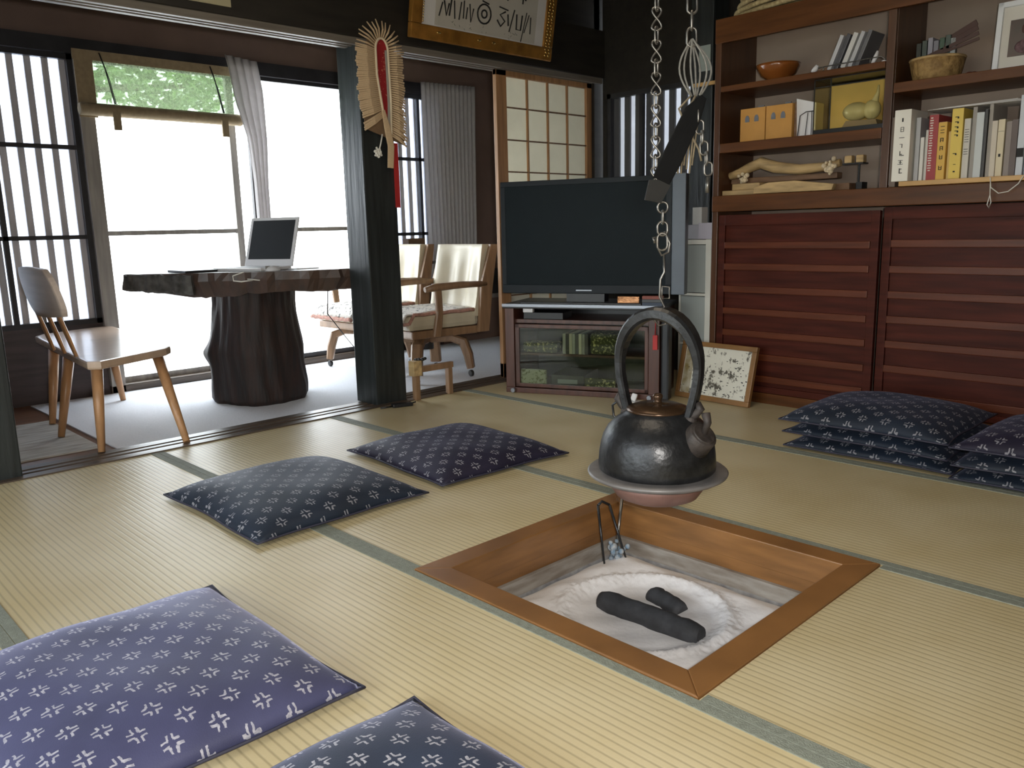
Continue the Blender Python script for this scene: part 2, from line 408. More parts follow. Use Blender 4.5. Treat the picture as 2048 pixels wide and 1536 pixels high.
# ------------------------------------------------------------------ room shell
XL, XR, YB, YS, YW, ZC = -3.3, 3.15, -3.6, 1.865, 3.5, 2.62
HX0, HX1, HY0, HY1 = 0.0, 0.905, -0.936, 0.0
fl = MB()
for lo, hi in (((XL, YB, -.06), (HX0, YS, 0)), ((HX1, YB, -.06), (XR, YS, 0)), ((HX0, YB, -.06), (HX1, HY0, 0)), ((HX0, HY1, -.06), (HX1, YS, 0))):
    fl.box(lo, hi)
floor = struct('floor', fl, 'tatami')
hb = .029
def heri(x0, x1, y0, y1):
    MB().box((x0, y0, -.004), (x1, y1, .0022), .001).build('border_strip', M['heri'], floor)
for s in (-2, -1, 0, 1, 2):
    x = s * .91
    for sg in (-1, 1):
        a, b = (x - hb, x - .0006) if sg < 0 else (x + .0006, x + hb)
        if s == 0 and sg > 0:
            heri(a, b, HY1 + .004, YS - .003); heri(a, b, YB + .01, HY0 - .004)
        elif s == 1 and sg < 0:
            heri(a, b, HY1 + .004, YS - .003); heri(a, b, YB + .01, HY0 - .004)
        else: heri(a, b, YB + .01, YS - .003)
# engawa
struct('floor_engawa', box((-1.6, 2.06, -.06), (3.75, YW, 0)), 'engawa_wood')
struct('sill', MB().box((-1.6, YS, -.06), (3.14, 1.92, .006)).box((-1.6, 1.92, -.06), (3.14, 1.945, -.003)).box((-1.6, 1.945, -.06), (3.14, 1.975, .006))
       .box((-1.6, 1.975, -.06), (3.14, 2.0, -.003)).box((-1.6, 2.0, -.06), (3.14, 2.06, .006)), 'sill')['kind'] = 'structure'
# lintel with two sliding grooves
struct('lintel', MB().box((XL, 1.90, 1.872), (3.14, 1.925, 1.94)).box((XL, 1.925, 1.885), (3.14, 1.95, 1.94)).box((XL, 1.95, 1.872), (3.14, 1.965, 1.94))
       .box((XL, 1.965, 1.885), (3.14, 1.99, 1.94)).box((XL, 1.99, 1.872), (3.14, 2.02, 1.94)), 'kamoi')
struct('beam', box((XL, 1.885, 1.905), (3.148, 2.06, 2.20), .004), 'dark')
struct('wall_front', box((XL, 1.93, 2.20), (3.148, 2.03, ZC)), 'dark')
struct('pillar_1', box((1.21, 1.905, 0), (1.412, 2.10, ZC), .006), 'post')
struct('pillar_2', box((-.73, 1.905, 0), (-.517, 2.10, ZC), .006), 'post')
struct('pillar_3', box((2.96, .94, 0), (3.12, 1.09, ZC), .006), 'post')
struct('pillar_4', box((3.02, 1.90, 0), (3.15, 2.04, ZC)).box((3.10, 1.86, 0), (3.15, 1.90, ZC)) if False else box((3.092, 1.93, 0), (3.30, 2.06, ZC)), 'dark')
struct('wall_front_left', box((XL, 1.93, 0), (-.73, 2.03, 1.90)), 'plaster')
struct('ceiling', box((XL - .1, YB - .1, ZC), (4.2, YW + .12, ZC + .06)), 'ceiling')
for i, y in enumerate((-2.4, -.9, .6)):
    struct('beam_%d' % (i + 2), box((XL, y - .07, ZC - .2), (XR, y + .07, ZC)), 'dark')
struct('wall_back', box((XL - .1, YB - .1, -.06), (XR + .1, YB, ZC)), 'plaster')
# right wall with a lattice window between pillar and corner
struct('wall_right', MB().box((XR, YB, -.06), (XR + .1, 1.0, ZC)).box((XR, 1.0, -.06), (XR + .1, 1.905, .85)).box((XR, 1.0, 1.80), (XR + .1, 1.905, ZC))
       .box((XR, 1.866, .85), (XR + .1, 1.905, 1.80)), 'dark')
# left wall with garden window behind the photographer
struct('wall_left', MB().box((XL - .1, YB, -.06), (XL, -1.9, ZC)).box((XL - .1, 1.7, -.06), (XL, 2.06, ZC)).box((XL - .1, -1.9, 1.75), (XL, 1.7, ZC))
       .box((XL - .1, -1.9, -.06), (XL, 1.7, .12)), 'plaster')
w = struct('window_4', MB().box((XL - .07, -1.9, .12), (XL - .02, 1.7, .18)).box((XL - .07, -1.9, 1.69), (XL - .02, 1.7, 1.75)), 'frame_dk')
for y in (-1.88, -.99, -.1, .79, 1.66): MB().box((XL - .07, y - .025, .18), (XL - .02, y + .025, 1.69)).build('mullion', M['frame_dk'], w)
box((XL - .05, -1.88, .18), (XL - .045, 1.66, 1.69)).build('pane', M['glass'], w)
# engawa outer walls
struct('wall_window', MB().box((-1.6, YW, 2.06), (3.85, YW + .1, ZC)).box((3.0, YW, 0), (3.85, YW + .1, 2.06)).box((-1.6, YW, 0), (-.75, YW + .1, 2.06)), 'brownwall')
struct('wall_wainscot', MB().box((-.75, YW, -.06), (.35, YW + .1, .44)).box((2.30, YW, -.06), (3.0, YW + .1, .70)), 'wainscot')
struct('wall_engawa_right', box((3.75, 2.06, -.06), (3.85, YW, ZC)), 'plaster')
struct('wall_engawa_left', box((-1.7, 2.03, -.06), (-1.6, YW + .1, ZC)), 'plaster')
struct('wall_engawa_corner', box((3.30, 1.95, -.06), (3.85, 2.06, ZC)), 'plaster')
struct('trim_1', MB().box((3.0, YW - .03, .35), (3.75, YW - .001, .385)), 'jamb')
struct('trim_2', MB().box((3.37, YW - .018, .385), (3.75, YW - .001, .60)), 'frame_dk')
struct('trim_3', MB().box((-1.6, YW - .03, 1.975), (3.0, YW + .05, 2.06)), 'frame_dk')
struct('trim_4', MB().box((.35, YW - .03, -.01), (2.30, YW + .06, .05), .004), 'sill')

def lattice(name, x0, x1, z0, z1, hz, vx, slats, sy, pane_m, axis='y', fw_=.03, slat_m='slat'):
    """window with frame, rails, mullions, outer slats and a frosted pane; axis='y' lies on a y plane"""
    def B(u0, u1, v0, v1, z0_, z1_):
        return ((u0, v0, z0_), (u1, v1, z1_)) if axis == 'y' else ((v0, u0, z0_), (v1, u1, z1_))
    P = sy
    m = MB()
    for a in ((x0, x0 + fw_, z0, z1), (x1 - fw_, x1, z0, z1), (x0, x1, z0, z0 + fw_), (x0, x1, z1 - fw_, z1)):
        m.box(*B(a[0], a[1], P, P + .035, a[2], a[3]))
    w = struct(name, m, 'frame_dk')
    for z in hz: MB().box(*B(x0 + fw_, x1 - fw_, P + .002, P + .03, z - .012, z + .012)).build('rail', M['frame_dk'], w)
    for x in vx: MB().box(*B(x - .013, x + .013, P + .002, P + .03, z0 + fw_, z1 - fw_)).build('mullion', M['frame_dk'], w)
    for a, b in slats: MB().box(*B(a, b, P + .045, P + .06, z0, z1)).build('slat', M[slat_m], w)
    MB().box(*B(x0, x1, P + .08, P + .084, z0, z1)).build('pane', pane_m, w)
    return w
sl = []
x = .327
while x > -.74:
    sl.append((x - .035, x)); x -= .0885
lattice('window_1', -.75, .352, .44, 1.975, (1.461, .951), (-.10, -.42), sl, YW, M['frost'])
sl = [(2.33 + .082 * k, 2.366 + .082 * k) for k in range(8)]
lattice('window_2', 2.30, 3.0, .70, 1.975, (1.489, .915), (2.835,), sl, YW, M['frost'])
sl = [(1.80 - .0885 * k, 1.845 - .0885 * k) for k in range(10)]
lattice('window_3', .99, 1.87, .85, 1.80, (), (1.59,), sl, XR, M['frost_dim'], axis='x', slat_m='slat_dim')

# glass sliding doors
def glass_door(name, x0, x1, y, zs=(.968,), st=.045):
    m = MB().box((x0, y, .05), (x0 + st, y + .03, 1.98)).box((x1 - st, y, .05), (x1, y + .03, 1.98)).box((x0, y, .05), (x1, y + .03, .085)).box((x0, y, 1.95), (x1, y + .03, 1.98))
    d = struct(name, m, 'jamb' if name == 'door_1' else 'frame_dk')
    for z in zs: box((x0 + st, y + .003, z - .014), (x1 - st, y + .027, z + .014)).build('rail', M['jamb'], d)
    box((x0 + st, y + .013, .085), (x1 - st, y + .017, 1.95)).build('pane', M['glass'], d)
    return d
struct('trim_5', box((.352, YW - .03, 0), (.435, YW + .06, 1.98), .004), 'jamb')
d1 = glass_door('door_1', .36, 1.325, YW + .035)
d2 = glass_door('door_2', 1.40, 2.26, YW)
box((1.44, YW - .012, 1.10), (1.455, YW + .002, 1.16)).build('handle', M['silver'], d2)
struct('trim_6', box((2.25, YW - .03, 0), (2.31, YW + .06, 1.98), .004), 'jamb')

# shoji door at the right end of the opening
sj0, sj1, sjy = 2.215, 3.09, 1.952
sj = struct('door_3', MB().box((sj0, sjy, .008), (sj0 + .085, sjy + .03, 1.885), .003).box((sj1 - .05, sjy, .008), (sj1, sjy + .03, 1.885), .003)
            .box((sj0, sjy, 1.84), (sj1, sjy + .03, 1.885), .003).box((sj0, sjy, .008), (sj1, sjy + .03, .10), .003), 'shoji_wood')
pw = (sj1 - .05 - sj0 - .085) / 4
for k in range(1, 4):
    x = sj0 + .085 + pw * k
    box((x - .005, sjy + .004, .10), (x + .005, sjy + .018, 1.84)).build('upright_bar', M['shoji_wood'], sj)
for k in range(9):
    z = 1.663 - .190 * k
    if z > .12: box((sj0 + .085, sjy + .006, z - .004), (sj1 - .05, sjy + .016, z + .004)).build('cross_bar', M['oldwood_dk'], sj)
box((sj0 + .085, sjy + .019, .10), (sj1 - .05, sjy + .021, 1.84)).build('paper', M['shoji_paper'], sj)

# ------------------------------------------------------------------ outside
struct('ground', box((-30, YW + .3, -.5), (30, 40, -.35)), flat('pale_gravel', (.72, .71, .69), .9))
struct('ground_garden', box((-30, -30, -.5), (XL - .3, YW + .2, -.35)), flat('garden_gravel', (.45, .42, .36), .9))
leafm = mat('leaf_green', (.20, .34, .08), .55, scale=3, col2=(.07, .15, .03))
barkm = mat('tree_bark', (.10, .07, .05), .8, var=.3)
def tree(loc, h, r, label, n=900, sz=.11, zlo=0.0, trunk=(0, 0), flat_=.62):
    t = thing('garden_tree', label, 'tree', loc, 0, 'garden trees outside the windows')
    MB().tube([(trunk[0], trunk[1], -.36 - loc[2]), (trunk[0] + .05, trunk[1], h * .6), (trunk[0] * .5, trunk[1] * .5 + .05, h * .95), (r * .5, 0, h)], [.09, .08, .05, .02], 8).build('trunk', barkm, t)
    m = MB()
    for _ in range(n):
        while True:
            q = Vector((R.uniform(-1, 1), R.uniform(-1, 1), R.uniform(-1, 1)))
            if .25 < q.length < 1: break
        c = Vector((q.x * r, q.y * r, h + q.z * r * flat_))
        if c.z < zlo: continue
        a = Vector((R.uniform(-1, 1), R.uniform(-1, 1), R.uniform(-.6, .6))).normalized(); b = a.orthogonal().normalized()
        l = sz * R.uniform(.6, 1.3)
        vs = [m.bm.verts.new(c + v) for v in (a * l, b * l * .45, -a * l, -b * l * .45)]
        m.bm.faces.new(vs)
    m.build('foliage', leafm, t)
    return t
tree((3.0, 8.6, 0), 2.78, .86, 'leafy green tree seen through the woven blind above the glass door', 1000, .085, 2.44, (-1.7, .1), .55)
for i, (y, r) in enumerate(((.2, .8), (2.2, .9), (-1.6, .7))):
    tree((-6.2 - .4 * i, y, 0), .9 + .2 * i, r, 'garden shrub mirrored in the glass doors of the television stand', 500, .12)

# ------------------------------------------------------------------ blind, curtains, mat, carpet
bl = thing('woven_blind', 'half rolled woven blind with beige border hanging before left glass door', 'blind', (.36, YW - .045, 0))
box((-.02, -.006, 1.945), (.95, .004, 2.0)).build('top_border', M['blindcloth'], bl)
box((-.015, -.006, 1.63), (.085, .004, 1.945)).build('side_border', M['blindcloth'], bl)
box((.085, -.002, 1.70), (.955, .001, 1.945)).build('woven_screen', M['mesh'], bl)
MB().lathe([(.030, 0), (.036, .01), (.036, .975), (.030, .985)], 20).build('rolled_hem', M['blindcloth'], bl, (-.02, -.02, 1.672), (0, PI / 2, 0))
for x in (.17, .83):
    MB().tube([(x - .045, -.01, 1.99), (x - .02, -.012, 1.90), (x, -.05, 1.705)], .0035, 6).tube([(x - .04, -.01, 1.98), (x - .005, -.014, 1.85), (x + .006, -.052, 1.705)], .0025, 6).build('cord', M['device'], bl)
    MB().box((x - .02, -.062, 1.56), (x + .022, -.05, 1.66)).build('tie_end', M['blindcloth'], bl)

def curtain(name, label, poly_l, poly_r, y, folds, amp, n=40, nv=24, group=None):
    """cloth between two edge curves given as (z,x) lists from top to bottom"""
    def ip(pl, t):
        z = lerp(pl[0][0], pl[-1][0], t)
        for (za, xa), (zb, xb) in zip(pl, pl[1:]):
            if za >= z >= zb: return lerp(xa, xb, (za - z) / max(1e-6, za - zb)), z
        return pl[-1][1], z
    def f(u, v):
        a, za = ip(poly_l, v); b, zb = ip(poly_r, v)
        return (lerp(a, b, u), y + amp * math.sin(u * folds * 2 * PI + 1.3 * math.sin(v * 2.2)) * (.6 + .4 * v), lerp(za, zb, u))
    o = MB().grid(f, n * 2, nv).build(name, M['curtain'])
    md = o.modifiers.new('cloth', 'SOLIDIFY'); md.thickness = .003
    tag(o, label, 'curtain', group)
    return o
curtain('curtain', 'grey tied back curtain narrowing downwards between the two glass doors',
        [(2.06, 1.22), (1.98, 1.24), (1.80, 1.265), (1.55, 1.335), (1.30, 1.355), (.60, 1.36)],
        [(2.04, 1.435), (1.85, 1.465), (1.55, 1.47), (1.25, 1.455), (.60, 1.45)], YW - .115, 4, .012)
curtain('curtain', 'pale grey pleated curtain hanging to the right of the black pillar',
        [(2.06, 2.81), (1.3, 2.825), (.5, 2.84)], [(2.075, 3.365), (1.3, 3.35), (.5, 3.33)], YW - .075, 13, .014, 70)
cr = struct('floor_carpet', box((-.10, 2.062, 0), (3.74, YW - .035, .006)), 'carpet')
mt = tag(MB().box((-.52, 2.15, .0), (-.14, 2.95, .008), .003).build('woven_floor_mat', M['mat_stripe']), 'striped cream woven mat on the boards beside the black pillar', 'mat')

# ------------------------------------------------------------------ sunken hearth
h = thing('sunken_hearth', 'square sunken hearth with brown wooden rim filled with white ash', 'hearth', (0, 0, 0))
fwid = .074; g = .002
X0, X1, Y0, Y1 = HX0 + g, HX1 - g, HY0 + g, HY1 - g
def mitre(poly): return MB().prism(poly, -.075, .006, 'z', .003)
for poly in ([(X0, Y1), (X0, Y0), (X0 + fwid, Y0 + fwid), (X0 + fwid, Y1 - fwid)], [(X1, Y0), (X1, Y1), (X1 - fwid, Y1 - fwid), (X1 - fwid, Y0 + fwid)],
             [(X0, Y0), (X1, Y0), (X1 - fwid, Y0 + fwid), (X0 + fwid, Y0 + fwid)], [(X1, Y1), (X0, Y1), (X0 + fwid, Y1 - fwid), (X1 - fwid, Y1 - fwid)]):
    mitre(poly).build('rim_board', M['hearth'], h)
a, b, c_, d_ = X0 + fwid, X1 - fwid, Y0 + fwid, Y1 - fwid
def ringwall(z0, z1, inset, th):
    m = MB(); i = inset
    m.box((a + i - th, c_ + i - th, z0), (a + i, d_ - i + th, z1)); m.box((b - i, c_ + i - th, z0), (b - i + th, d_ - i + th, z1))
    m.box((a + i, c_ + i - th, z0), (b - i, c_ + i, z1)); m.box((a + i, d_ - i, z0), (b - i, d_ - i + th, z1))
    return m
ringwall(-.115, -.0752, -.006, .03).build('inner_board', M['hearth'], h)
ringwall(-.165, -.1152, .008, .03).build('lining', M['lining'], h)
ringwall(-.30, -.1652, .002, .03).build('brick_course', M['brick'], h)
acx, acy, acr = .465, -.455, .235
def ashz(x, y):
    d = math.hypot(x - acx, y - acy); z = -.138
    e = min(x - a, b - x, y - c_, d_ - y)
    z -= .045 * max(0, 1 - e / .11) ** 1.5
    q = (d - acr) / .022
    z += .008 * math.exp(-q * q)
    if d < acr: z -= .014 * min(1, (acr - d) / .05)
    return z + .003 * math.sin(x * 37 + y * 11) * math.sin(y * 29)
MB().grid(lambda u, v: (lerp(a - .001, b + .001, u), lerp(c_ - .001, d_ + .001, v), ashz(lerp(a, b, u), lerp(c_, d_, v)) + (R.uniform(-.003, .003) if abs(math.hypot(lerp(a, b, u) - acx, lerp(c_, d_, v) - acy) - acr) < .035 else 0)), 110, 110).build('ash', M['ash'], h)
box((a - .02, c_ - .02, -.33), (b + .02, d_ + .02, -.30)).build('base', M['brick'], h)
def charcoal(name, p0, p1, r, label):
    p0, p1 = Vector(p0), Vector(p1); n = 14; pts = []; rs = []
    for i in range(n + 1):
        t = i / n; pts.append(p0.lerp(p1, t) + Vector((R.uniform(-1, 1), R.uniform(-1, 1), R.uniform(-.5, .5))) * r * .05)
        e = min(t, 1 - t) * n
        rs.append(r * (.74 if e < .5 else (.95 if e < 1.5 else R.uniform(.97, 1.04))))
    return tag(MB().tube(pts, rs, 14).build(name, M['charcoal']), label, 'charcoal', 'charcoal in the hearth')
charcoal('charcoal_log', (.435, -.322, -.138), (.448, -.655, -.138), .034, 'long black charcoal log lying across the white ash crater')
charcoal('charcoal_lump', (.583, -.395, -.150), (.560, -.520, -.158), .032, 'small charcoal lump half buried in ash behind the log')
# fire irons standing in the back corner
t = thing('fire_tongs', 'pair of long thin iron fire tongs standing in the back hearth corner', 'tongs', (.70, -.10, -.2))
for p0, p1 in (((-.035, -.05, .02), (-.012, .0, .235)), ((.04, -.09, .02), (.03, -.015, .23))):
    MB().tube([p0, p1], [.003, .0045], 8).build('rod', M['iron'], t)
MB().tube([(-.012, .0, .235), (.012, .003, .243), (.03, -.015, .23)], .0045, 8).build('joint', M['iron'], t)
t = thing('ash_rake', 'thin ash rake with blue grey wrapped head in the back hearth corner', 'rake', (.735, -.14, -.18))
MB().tube([(0, 0, .06), (.07, .03, .22)], .0048, 8).build('handle', M['chain'], t)
m = MB()
for _ in range(24):
    m.sphere((R.gauss(0, .014), R.gauss(0, .014), .035 + R.gauss(0, .024)), R.uniform(.006, .014), seg=8)
m.tube([(0, 0, .05), (-.01, -.02, .0), (.0, -.03, -.012)], .007, 8).tube([(.01, 0, .05), (.016, -.02, .0), (.02, -.03, -.01)], .006, 8)
m.build('wrapped_head', mat('blue_grey_wrap', (.13, .22, .32), .8, scale=70, col2=(.42, .44, .45), bump=.5), t)

# ------------------------------------------------------------------ kettle and its hanger
KX, KY = .49, -.478
k = thing('iron_kettle', 'large black iron kettle with grey flange hanging above the hearth', 'kettle', (KX, KY, .20))
MB().lathe([(.085, 0), (.112, .012), (.128, .036), (.138, .062)], 48).build('lower_bowl', M['copper'], k)
MB().lathe([(.135, .060), (.175, .066), (.189, .074), (.191, .079), (.186, .083), (.165, .081), (.152, .084)], 64).build('flange', M['flange'], k)
dent = lambda a_, z: 1 + .006 * math.sin(3 * a_ + 1) + .004 * math.sin(7 * a_ + z * 40)
MB().lathe([(.150, .080), (.1575, .090), (.159, .105), (.157, .135), (.153, .160), (.147, .182), (.136, .203), (.118, .222), (.098, .236), (.086, .243), (.083, .250), (.076, .250)], 64, fn=dent).build('body', M['iron'], k)
ld = MB().lathe([(.074, .246), (.0835, .248), (.085, .252), (.080, .257), (.060, .264), (.034, .268), (.012, .269), (.0095, .276), (.013, .282), (.0135, .289), (.008, .294), (.001, .295)], 48).build('lid', M['lid'], k)
# handle plane turned so that the right lug comes nearer
ha = math.radians(-38); hd = (RT * math.cos(ha) + FWH * math.sin(ha)).normalized(); hp = Vector((0, 0, 1)).cross(hd)
pts = []; ws = []; ths = []
for i in range(41):
    a_ = lerp(math.radians(-90), math.radians(270), i / 40)
    if math.sin(a_) >= 0: x_ = .118 * math.cos(a_); z_ = .37 + .142 * math.sin(a_)
    else:
        q = min(1, abs(math.sin(a_ / 1.0))) if False else (-math.degrees(a_) / 90 if a_ < 0 else (math.degrees(a_) - 180) / 90)
        x_ = (1 if a_ < 0 else -1) * (.118 - .026 * q ** 1.6); z_ = .37 - .130 * q
    pts.append(hd * x_ + Vector((0, 0, z_)))
    w_ = max(0, math.sin(a_)); ws.append(.030 + .030 * w_); ths.append(.022 + .012 * w_)
MB().strap(pts, hp, ws, ths).build('handle', M['iron'], k)
for sg, nm in ((1, 'lug'), (-1, 'lug')):
    c = hd * (.094 * sg) + Vector((0, 0, .232))
    MB().sphere(c, .019, (1, 1, .9), 16).tube([c + Vector((0, 0, .004)), c + hd * (.018 * sg) + Vector((0, 0, .018)), c + hd * (.030 * sg) + Vector((0, 0, .034)), c + hd * (.022 * sg) + Vector((0, 0, .050))], [.012, .011, .012, .008], 10).build(nm, M['spout_iron'], k)
sa = math.radians(-52); sd = (RT * math.cos(sa) + FWH * math.sin(sa)).normalized()
p0 = sd * .118 + Vector((0, 0, .170)); p1 = sd * .155 + Vector((0, 0, .208))
MB().tube([p0, p0.lerp(p1, .6), p1, p1 + (p1 - p0) * .06, p1 + (p1 - p0) * .03], [.046, .041, .040, .038, .030], 24).build('spout', M['spout_iron'], k)
dv = (p1 - p0).normalized()
fl_ = MB().tube([p1 + dv * .001, p1 + dv * .006], [.034, .030], 24); fl_.tube([p1 + dv * .006, p1 + dv * .02 + Vector((0, 0, .02)), p1 + dv * .012 + Vector((0, 0, .045)), p1 + Vector((0, 0, .05))], [.008, .010, .012, .008], 10)
fl_.build('spout_cap', M['spout_iron'], k)
cl = hd * -.12 + Vector((0, 0, .215))
MB().tube([cl + Vector((0, 0, .05)), cl - hd * .022 + Vector((0, 0, .03)), cl - hd * .018, cl + Vector((0, 0, -.012))], .0035, 8).build('wire_hook', M['iron'], k)

kh = thing('kettle_hanger', 'long steel chain hanger with black lever from which the iron kettle hangs', 'hanger', (KX, KY, .70))
def link(m, c, axis, L, W, r, side):
    """stadium shaped link in the plane of axis and side"""
    axis = Vector(axis).normalized(); side = Vector(side).normalized(); c = Vector(c); pts = []
    for i in range(20):
        q = 2 * PI * i / 20
        pts.append(c + side * W / 2 * math.cos(q) + axis * ((L - W) / 2 * (1 if math.sin(q) > 0 else -1) + W / 2 * math.sin(q)))
    m.tube(pts, r, 6, closed=True)
lev0 = Vector((0, 0, 0)) + RT * .012 + Vector((0, 0, .315)); 
m = MB(); zc = .345; i = 0
top = Vector((0, 0, 1.72)); p = RT * -.012 + Vector((0, 0, .36))
n = 36
for i in range(n):
    c = p + Vector((0, 0, i * .0385))
    if i % 2 == 0:     # twisted hour-glass link seen flat
        pts = []
        for j in range(25):
            q = 2 * PI * j / 24; pts.append(c + RT * .0125 * math.sin(2 * q) * .95 + Vector((0, 0, .027 * math.cos(q))) + FWH * .003 * math.sin(q))
        m.tube(pts[:-1], .0024, 6, closed=True)
    else: link(m, c, (0, 0, 1), .040, .017, .0026, FWH * .8 + RT * .6)
m.build('chain', M['chain'], kh)
m = MB()
zz = .300
for j, (W, L) in enumerate(((.026, .028), (.012, .034), (.026, .036), (.026, .044))):
    link(m, RT * .008 + Vector((0, 0, zz - L / 2)), (0, 0, 1), L, W, .003, RT if j != 1 else FWH); zz -= L - .006
base = RT * .010 + Vector((0, 0, .175))
m.tube([base + RT * -.022 + Vector((0, 0, .02)), base + RT * -.026 + Vector((0, 0, .034)), base + RT * -.018 + Vector((0, 0, .036)), base + RT * -.015 + Vector((0, 0, .01)), base + RT * -.004 + Vector((0, 0, -.012)), base + RT * .014 + Vector((0, 0, -.004)), base + RT * .018 + Vector((0, 0, .018)), base + RT * .004 + Vector((0, 0, .05))], .003, 8)
m.build('lower_links', M['chain'], kh)
m = MB().tube([RT * .012 + Vector((0, 0, .165)), RT * .014 + Vector((0, 0, .12)), RT * .004 + Vector((0, 0, .10)), RT * .002 + Vector((0, 0, .055)), RT * .014 + Vector((0, 0, .03)), RT * .022 + Vector((0, 0, .008)), RT * .018 + Vector((0, 0, -.018)), RT * .0 + Vector((0, 0, -.022)), RT * -.012 + Vector((0, 0, -.005)), RT * -.012 + Vector((0, 0, .01))], .0028, 8)
m.build('hook', M['chain'], kh)
m = MB(); c = RT * .018 + Vector((0, 0, .066))
m.tube([c + RT * -.010 + Vector((0, 0, -.016)), c + RT * .010 + Vector((0, 0, -.016)), c + RT * .010 + Vector((0, 0, .014)), c + RT * -.010 + Vector((0, 0, .016))], .0022, 6, closed=True).build('buckle', M['chain'], kh)
# lever: plate below, black slotted bar above
A = RT * -.010 + Vector((0, 0, .325)); Bp = RT * .096 + Vector((0, 0, .54))
ax = (Bp - A).normalized(); nx = FWH.cross(ax).normalized()
def quad_prism(m, pts2, th, m4):
    m.prism(pts2, -th / 2, th / 2, 'z')
    return m
L44 = Matrix((ax, nx, -FWH)).transposed().to_4x4(); L44.translation = A
m = MB(); m.prism([(-.03, -.018), (.02, -.030), (.035, .0), (.03, .026), (-.02, .024)], -.006, .006, 'z'); bmesh.ops.transform(m.bm, matrix=L44, verts=m.bm.verts)
m.build('lever_plate', mat('dull_iron', (.022, .021, .019), .7, var=.2, spec=.2), kh)
m = MB(); m.prism([(.03, -.024), (.10, -.027), (.22, -.026), (.262, -.004), (.258, .012), (.20, .022), (.09, .026), (.03, .022)], -.009, .009, 'z', .003)
m.prism([(.10, -.004), (.20, -.003), (.20, .006), (.10, .006)], .009, .0105, 'z'); bmesh.ops.transform(m.bm, matrix=L44, verts=m.bm.verts)
m.build('lever', M['lever'], kh)
# second chain with gathered cords to the lever's upper end
m = MB(); p = RT * .076 + Vector((0, 0, .70))
for i in range(26):
    c = p + Vector((0, 0, i * .0385)); link(m, c, (0, 0, 1), .045, .024 if i % 2 == 0 else .018, .003, RT if i % 2 == 0 else FWH + RT * .3)
m.build('chain', M['chain'], kh)
m = MB()
for j in range(7):
    o_ = j / 6; w_ = lerp(-.030, .038, o_)
    pts = [p + RT * (w_ * math.sin(PI * q) + .004 * j * q) + FWH * (.008 * math.sin(j * 2.1)) + Vector((0, 0, -.005 - .135 * q)) for q in [i / 10 for i in range(11)]]
    m.tube(pts, .0026, 6)
m.build('cord_loops', M['cord'], kh)
m = MB(); q0 = p + Vector((0, 0, -.14))
m.tube([q0, q0 + RT * -.03 + Vector((0, 0, -.03)), q0 + RT * -.010 + Vector((0, 0, -.075)), q0 + RT * .022 + Vector((0, 0, -.13)), q0 + RT * .03 + Vector((0, 0, -.16))], .0028, 6)
m.tube([q0 + RT * .012, q0 + RT * -.018 + Vector((0, 0, -.05)), q0 + RT * -.034 + Vector((0, 0, -.11)), q0 + RT * -.030 + Vector((0, 0, -.19))], .0028, 6)
for j in range(7): m.tube([q0 + RT * (-.03 + .008 * j) + Vector((0, 0, -.07)), q0 + RT * (-.036 + .007 * j) + Vector((0, 0, -.17 - .01 * (j % 3)))], .0024, 6)
m.build('tassel', mat('hemp_cord', (.20, .16, .10), .8, var=.25, scale=60), kh)
m = MB()
for j in range(6): link(m, q0 + RT * (.018 + .006 * j) + Vector((0, 0, -.05 - .026 * j)), (0, 0, 1), .034, .020, .0028, RT if j % 2 else FWH)
m.tube([q0 + RT * .048 + Vector((0, 0, -.20)), q0 + RT * .046 + Vector((0, 0, -.24))], .005, 8)
m.build('end_links', M['chain'], kh)

# ------------------------------------------------------------------ floor cushions
def zabuton_mesh(sx, sy_, hgt, seed):
    rr = random.Random(seed); ph = [rr.uniform(0, 6) for _ in range(4)]
    m = MB(); N_ = 36
    def outline(u, v):
        x = (u * 2 - 1); y = (v * 2 - 1)
        px = x * sx / 2 * (1 - .035 * (1 - y * y) * abs(x) ** 3); py = y * sy_ / 2 * (1 - .035 * (1 - x * x) * abs(y) ** 3)
        px += .004 * math.sin(5 * y + ph[0]); py += .004 * math.sin(5 * x + ph[1])
        e = max(0, (1 - abs(x) ** 3.4)) * max(0, (1 - abs(y) ** 3.4))
        return px, py, e ** .62, x, y
    zs = hgt * .16
    def topf(u, v):
        px, py, e, x, y = outline(u, v)
        return (px, py, zs + (hgt - zs) * e * (1 + .06 * math.sin(6 * x + ph[2]) * math.sin(5 * y + ph[3])))
    def botf(u, v):
        px, py, e, x, y = outline(u, v)
        return (px, py, zs * (1 - min(1, e * 1.25)))
    m.grid(topf, N_, N_).grid(botf, N_, N_, flip=True)
    bmesh.ops.remove_doubles(m.bm, verts=m.bm.verts, dist=.0004)
    edge = []
    for i in range(20): edge.append((i / 20, 0))
    for i in range(20): edge.append((1, i / 20))
    for i in range(20): edge.append((1 - i / 20, 1))
    for i in range(20): edge.append((0, 1 - i / 20))
    pts = []
    for u, v in edge:
        px, py, e, x, y = outline(u, v); pts.append((px, py, zs))
    return m, MB().tube(pts, .0035, 6, closed=True)
def zabuton(x, y, z, sx, sy_, hgt, rz, m, label, group, seed, tilt=(0, 0)):
    t = thing('floor_cushion', label, 'cushion', (x, y, z), 0, group, rot=(tilt[0], tilt[1], rz))
    b_, p_ = zabuton_mesh(sx, sy_, hgt, seed)
    b_.build('cushion_body', M[m], t); p_.build('seam_piping', M['piping'], t)
    return t
G1 = 'indigo floor cushions around the hearth'
zabuton(.10, .835, .002, .66, .71, .085, .0, 'kas_a', 'indigo cross patterned floor cushion left of the hearth on the tatami seam, nearer of two', G1, 1)
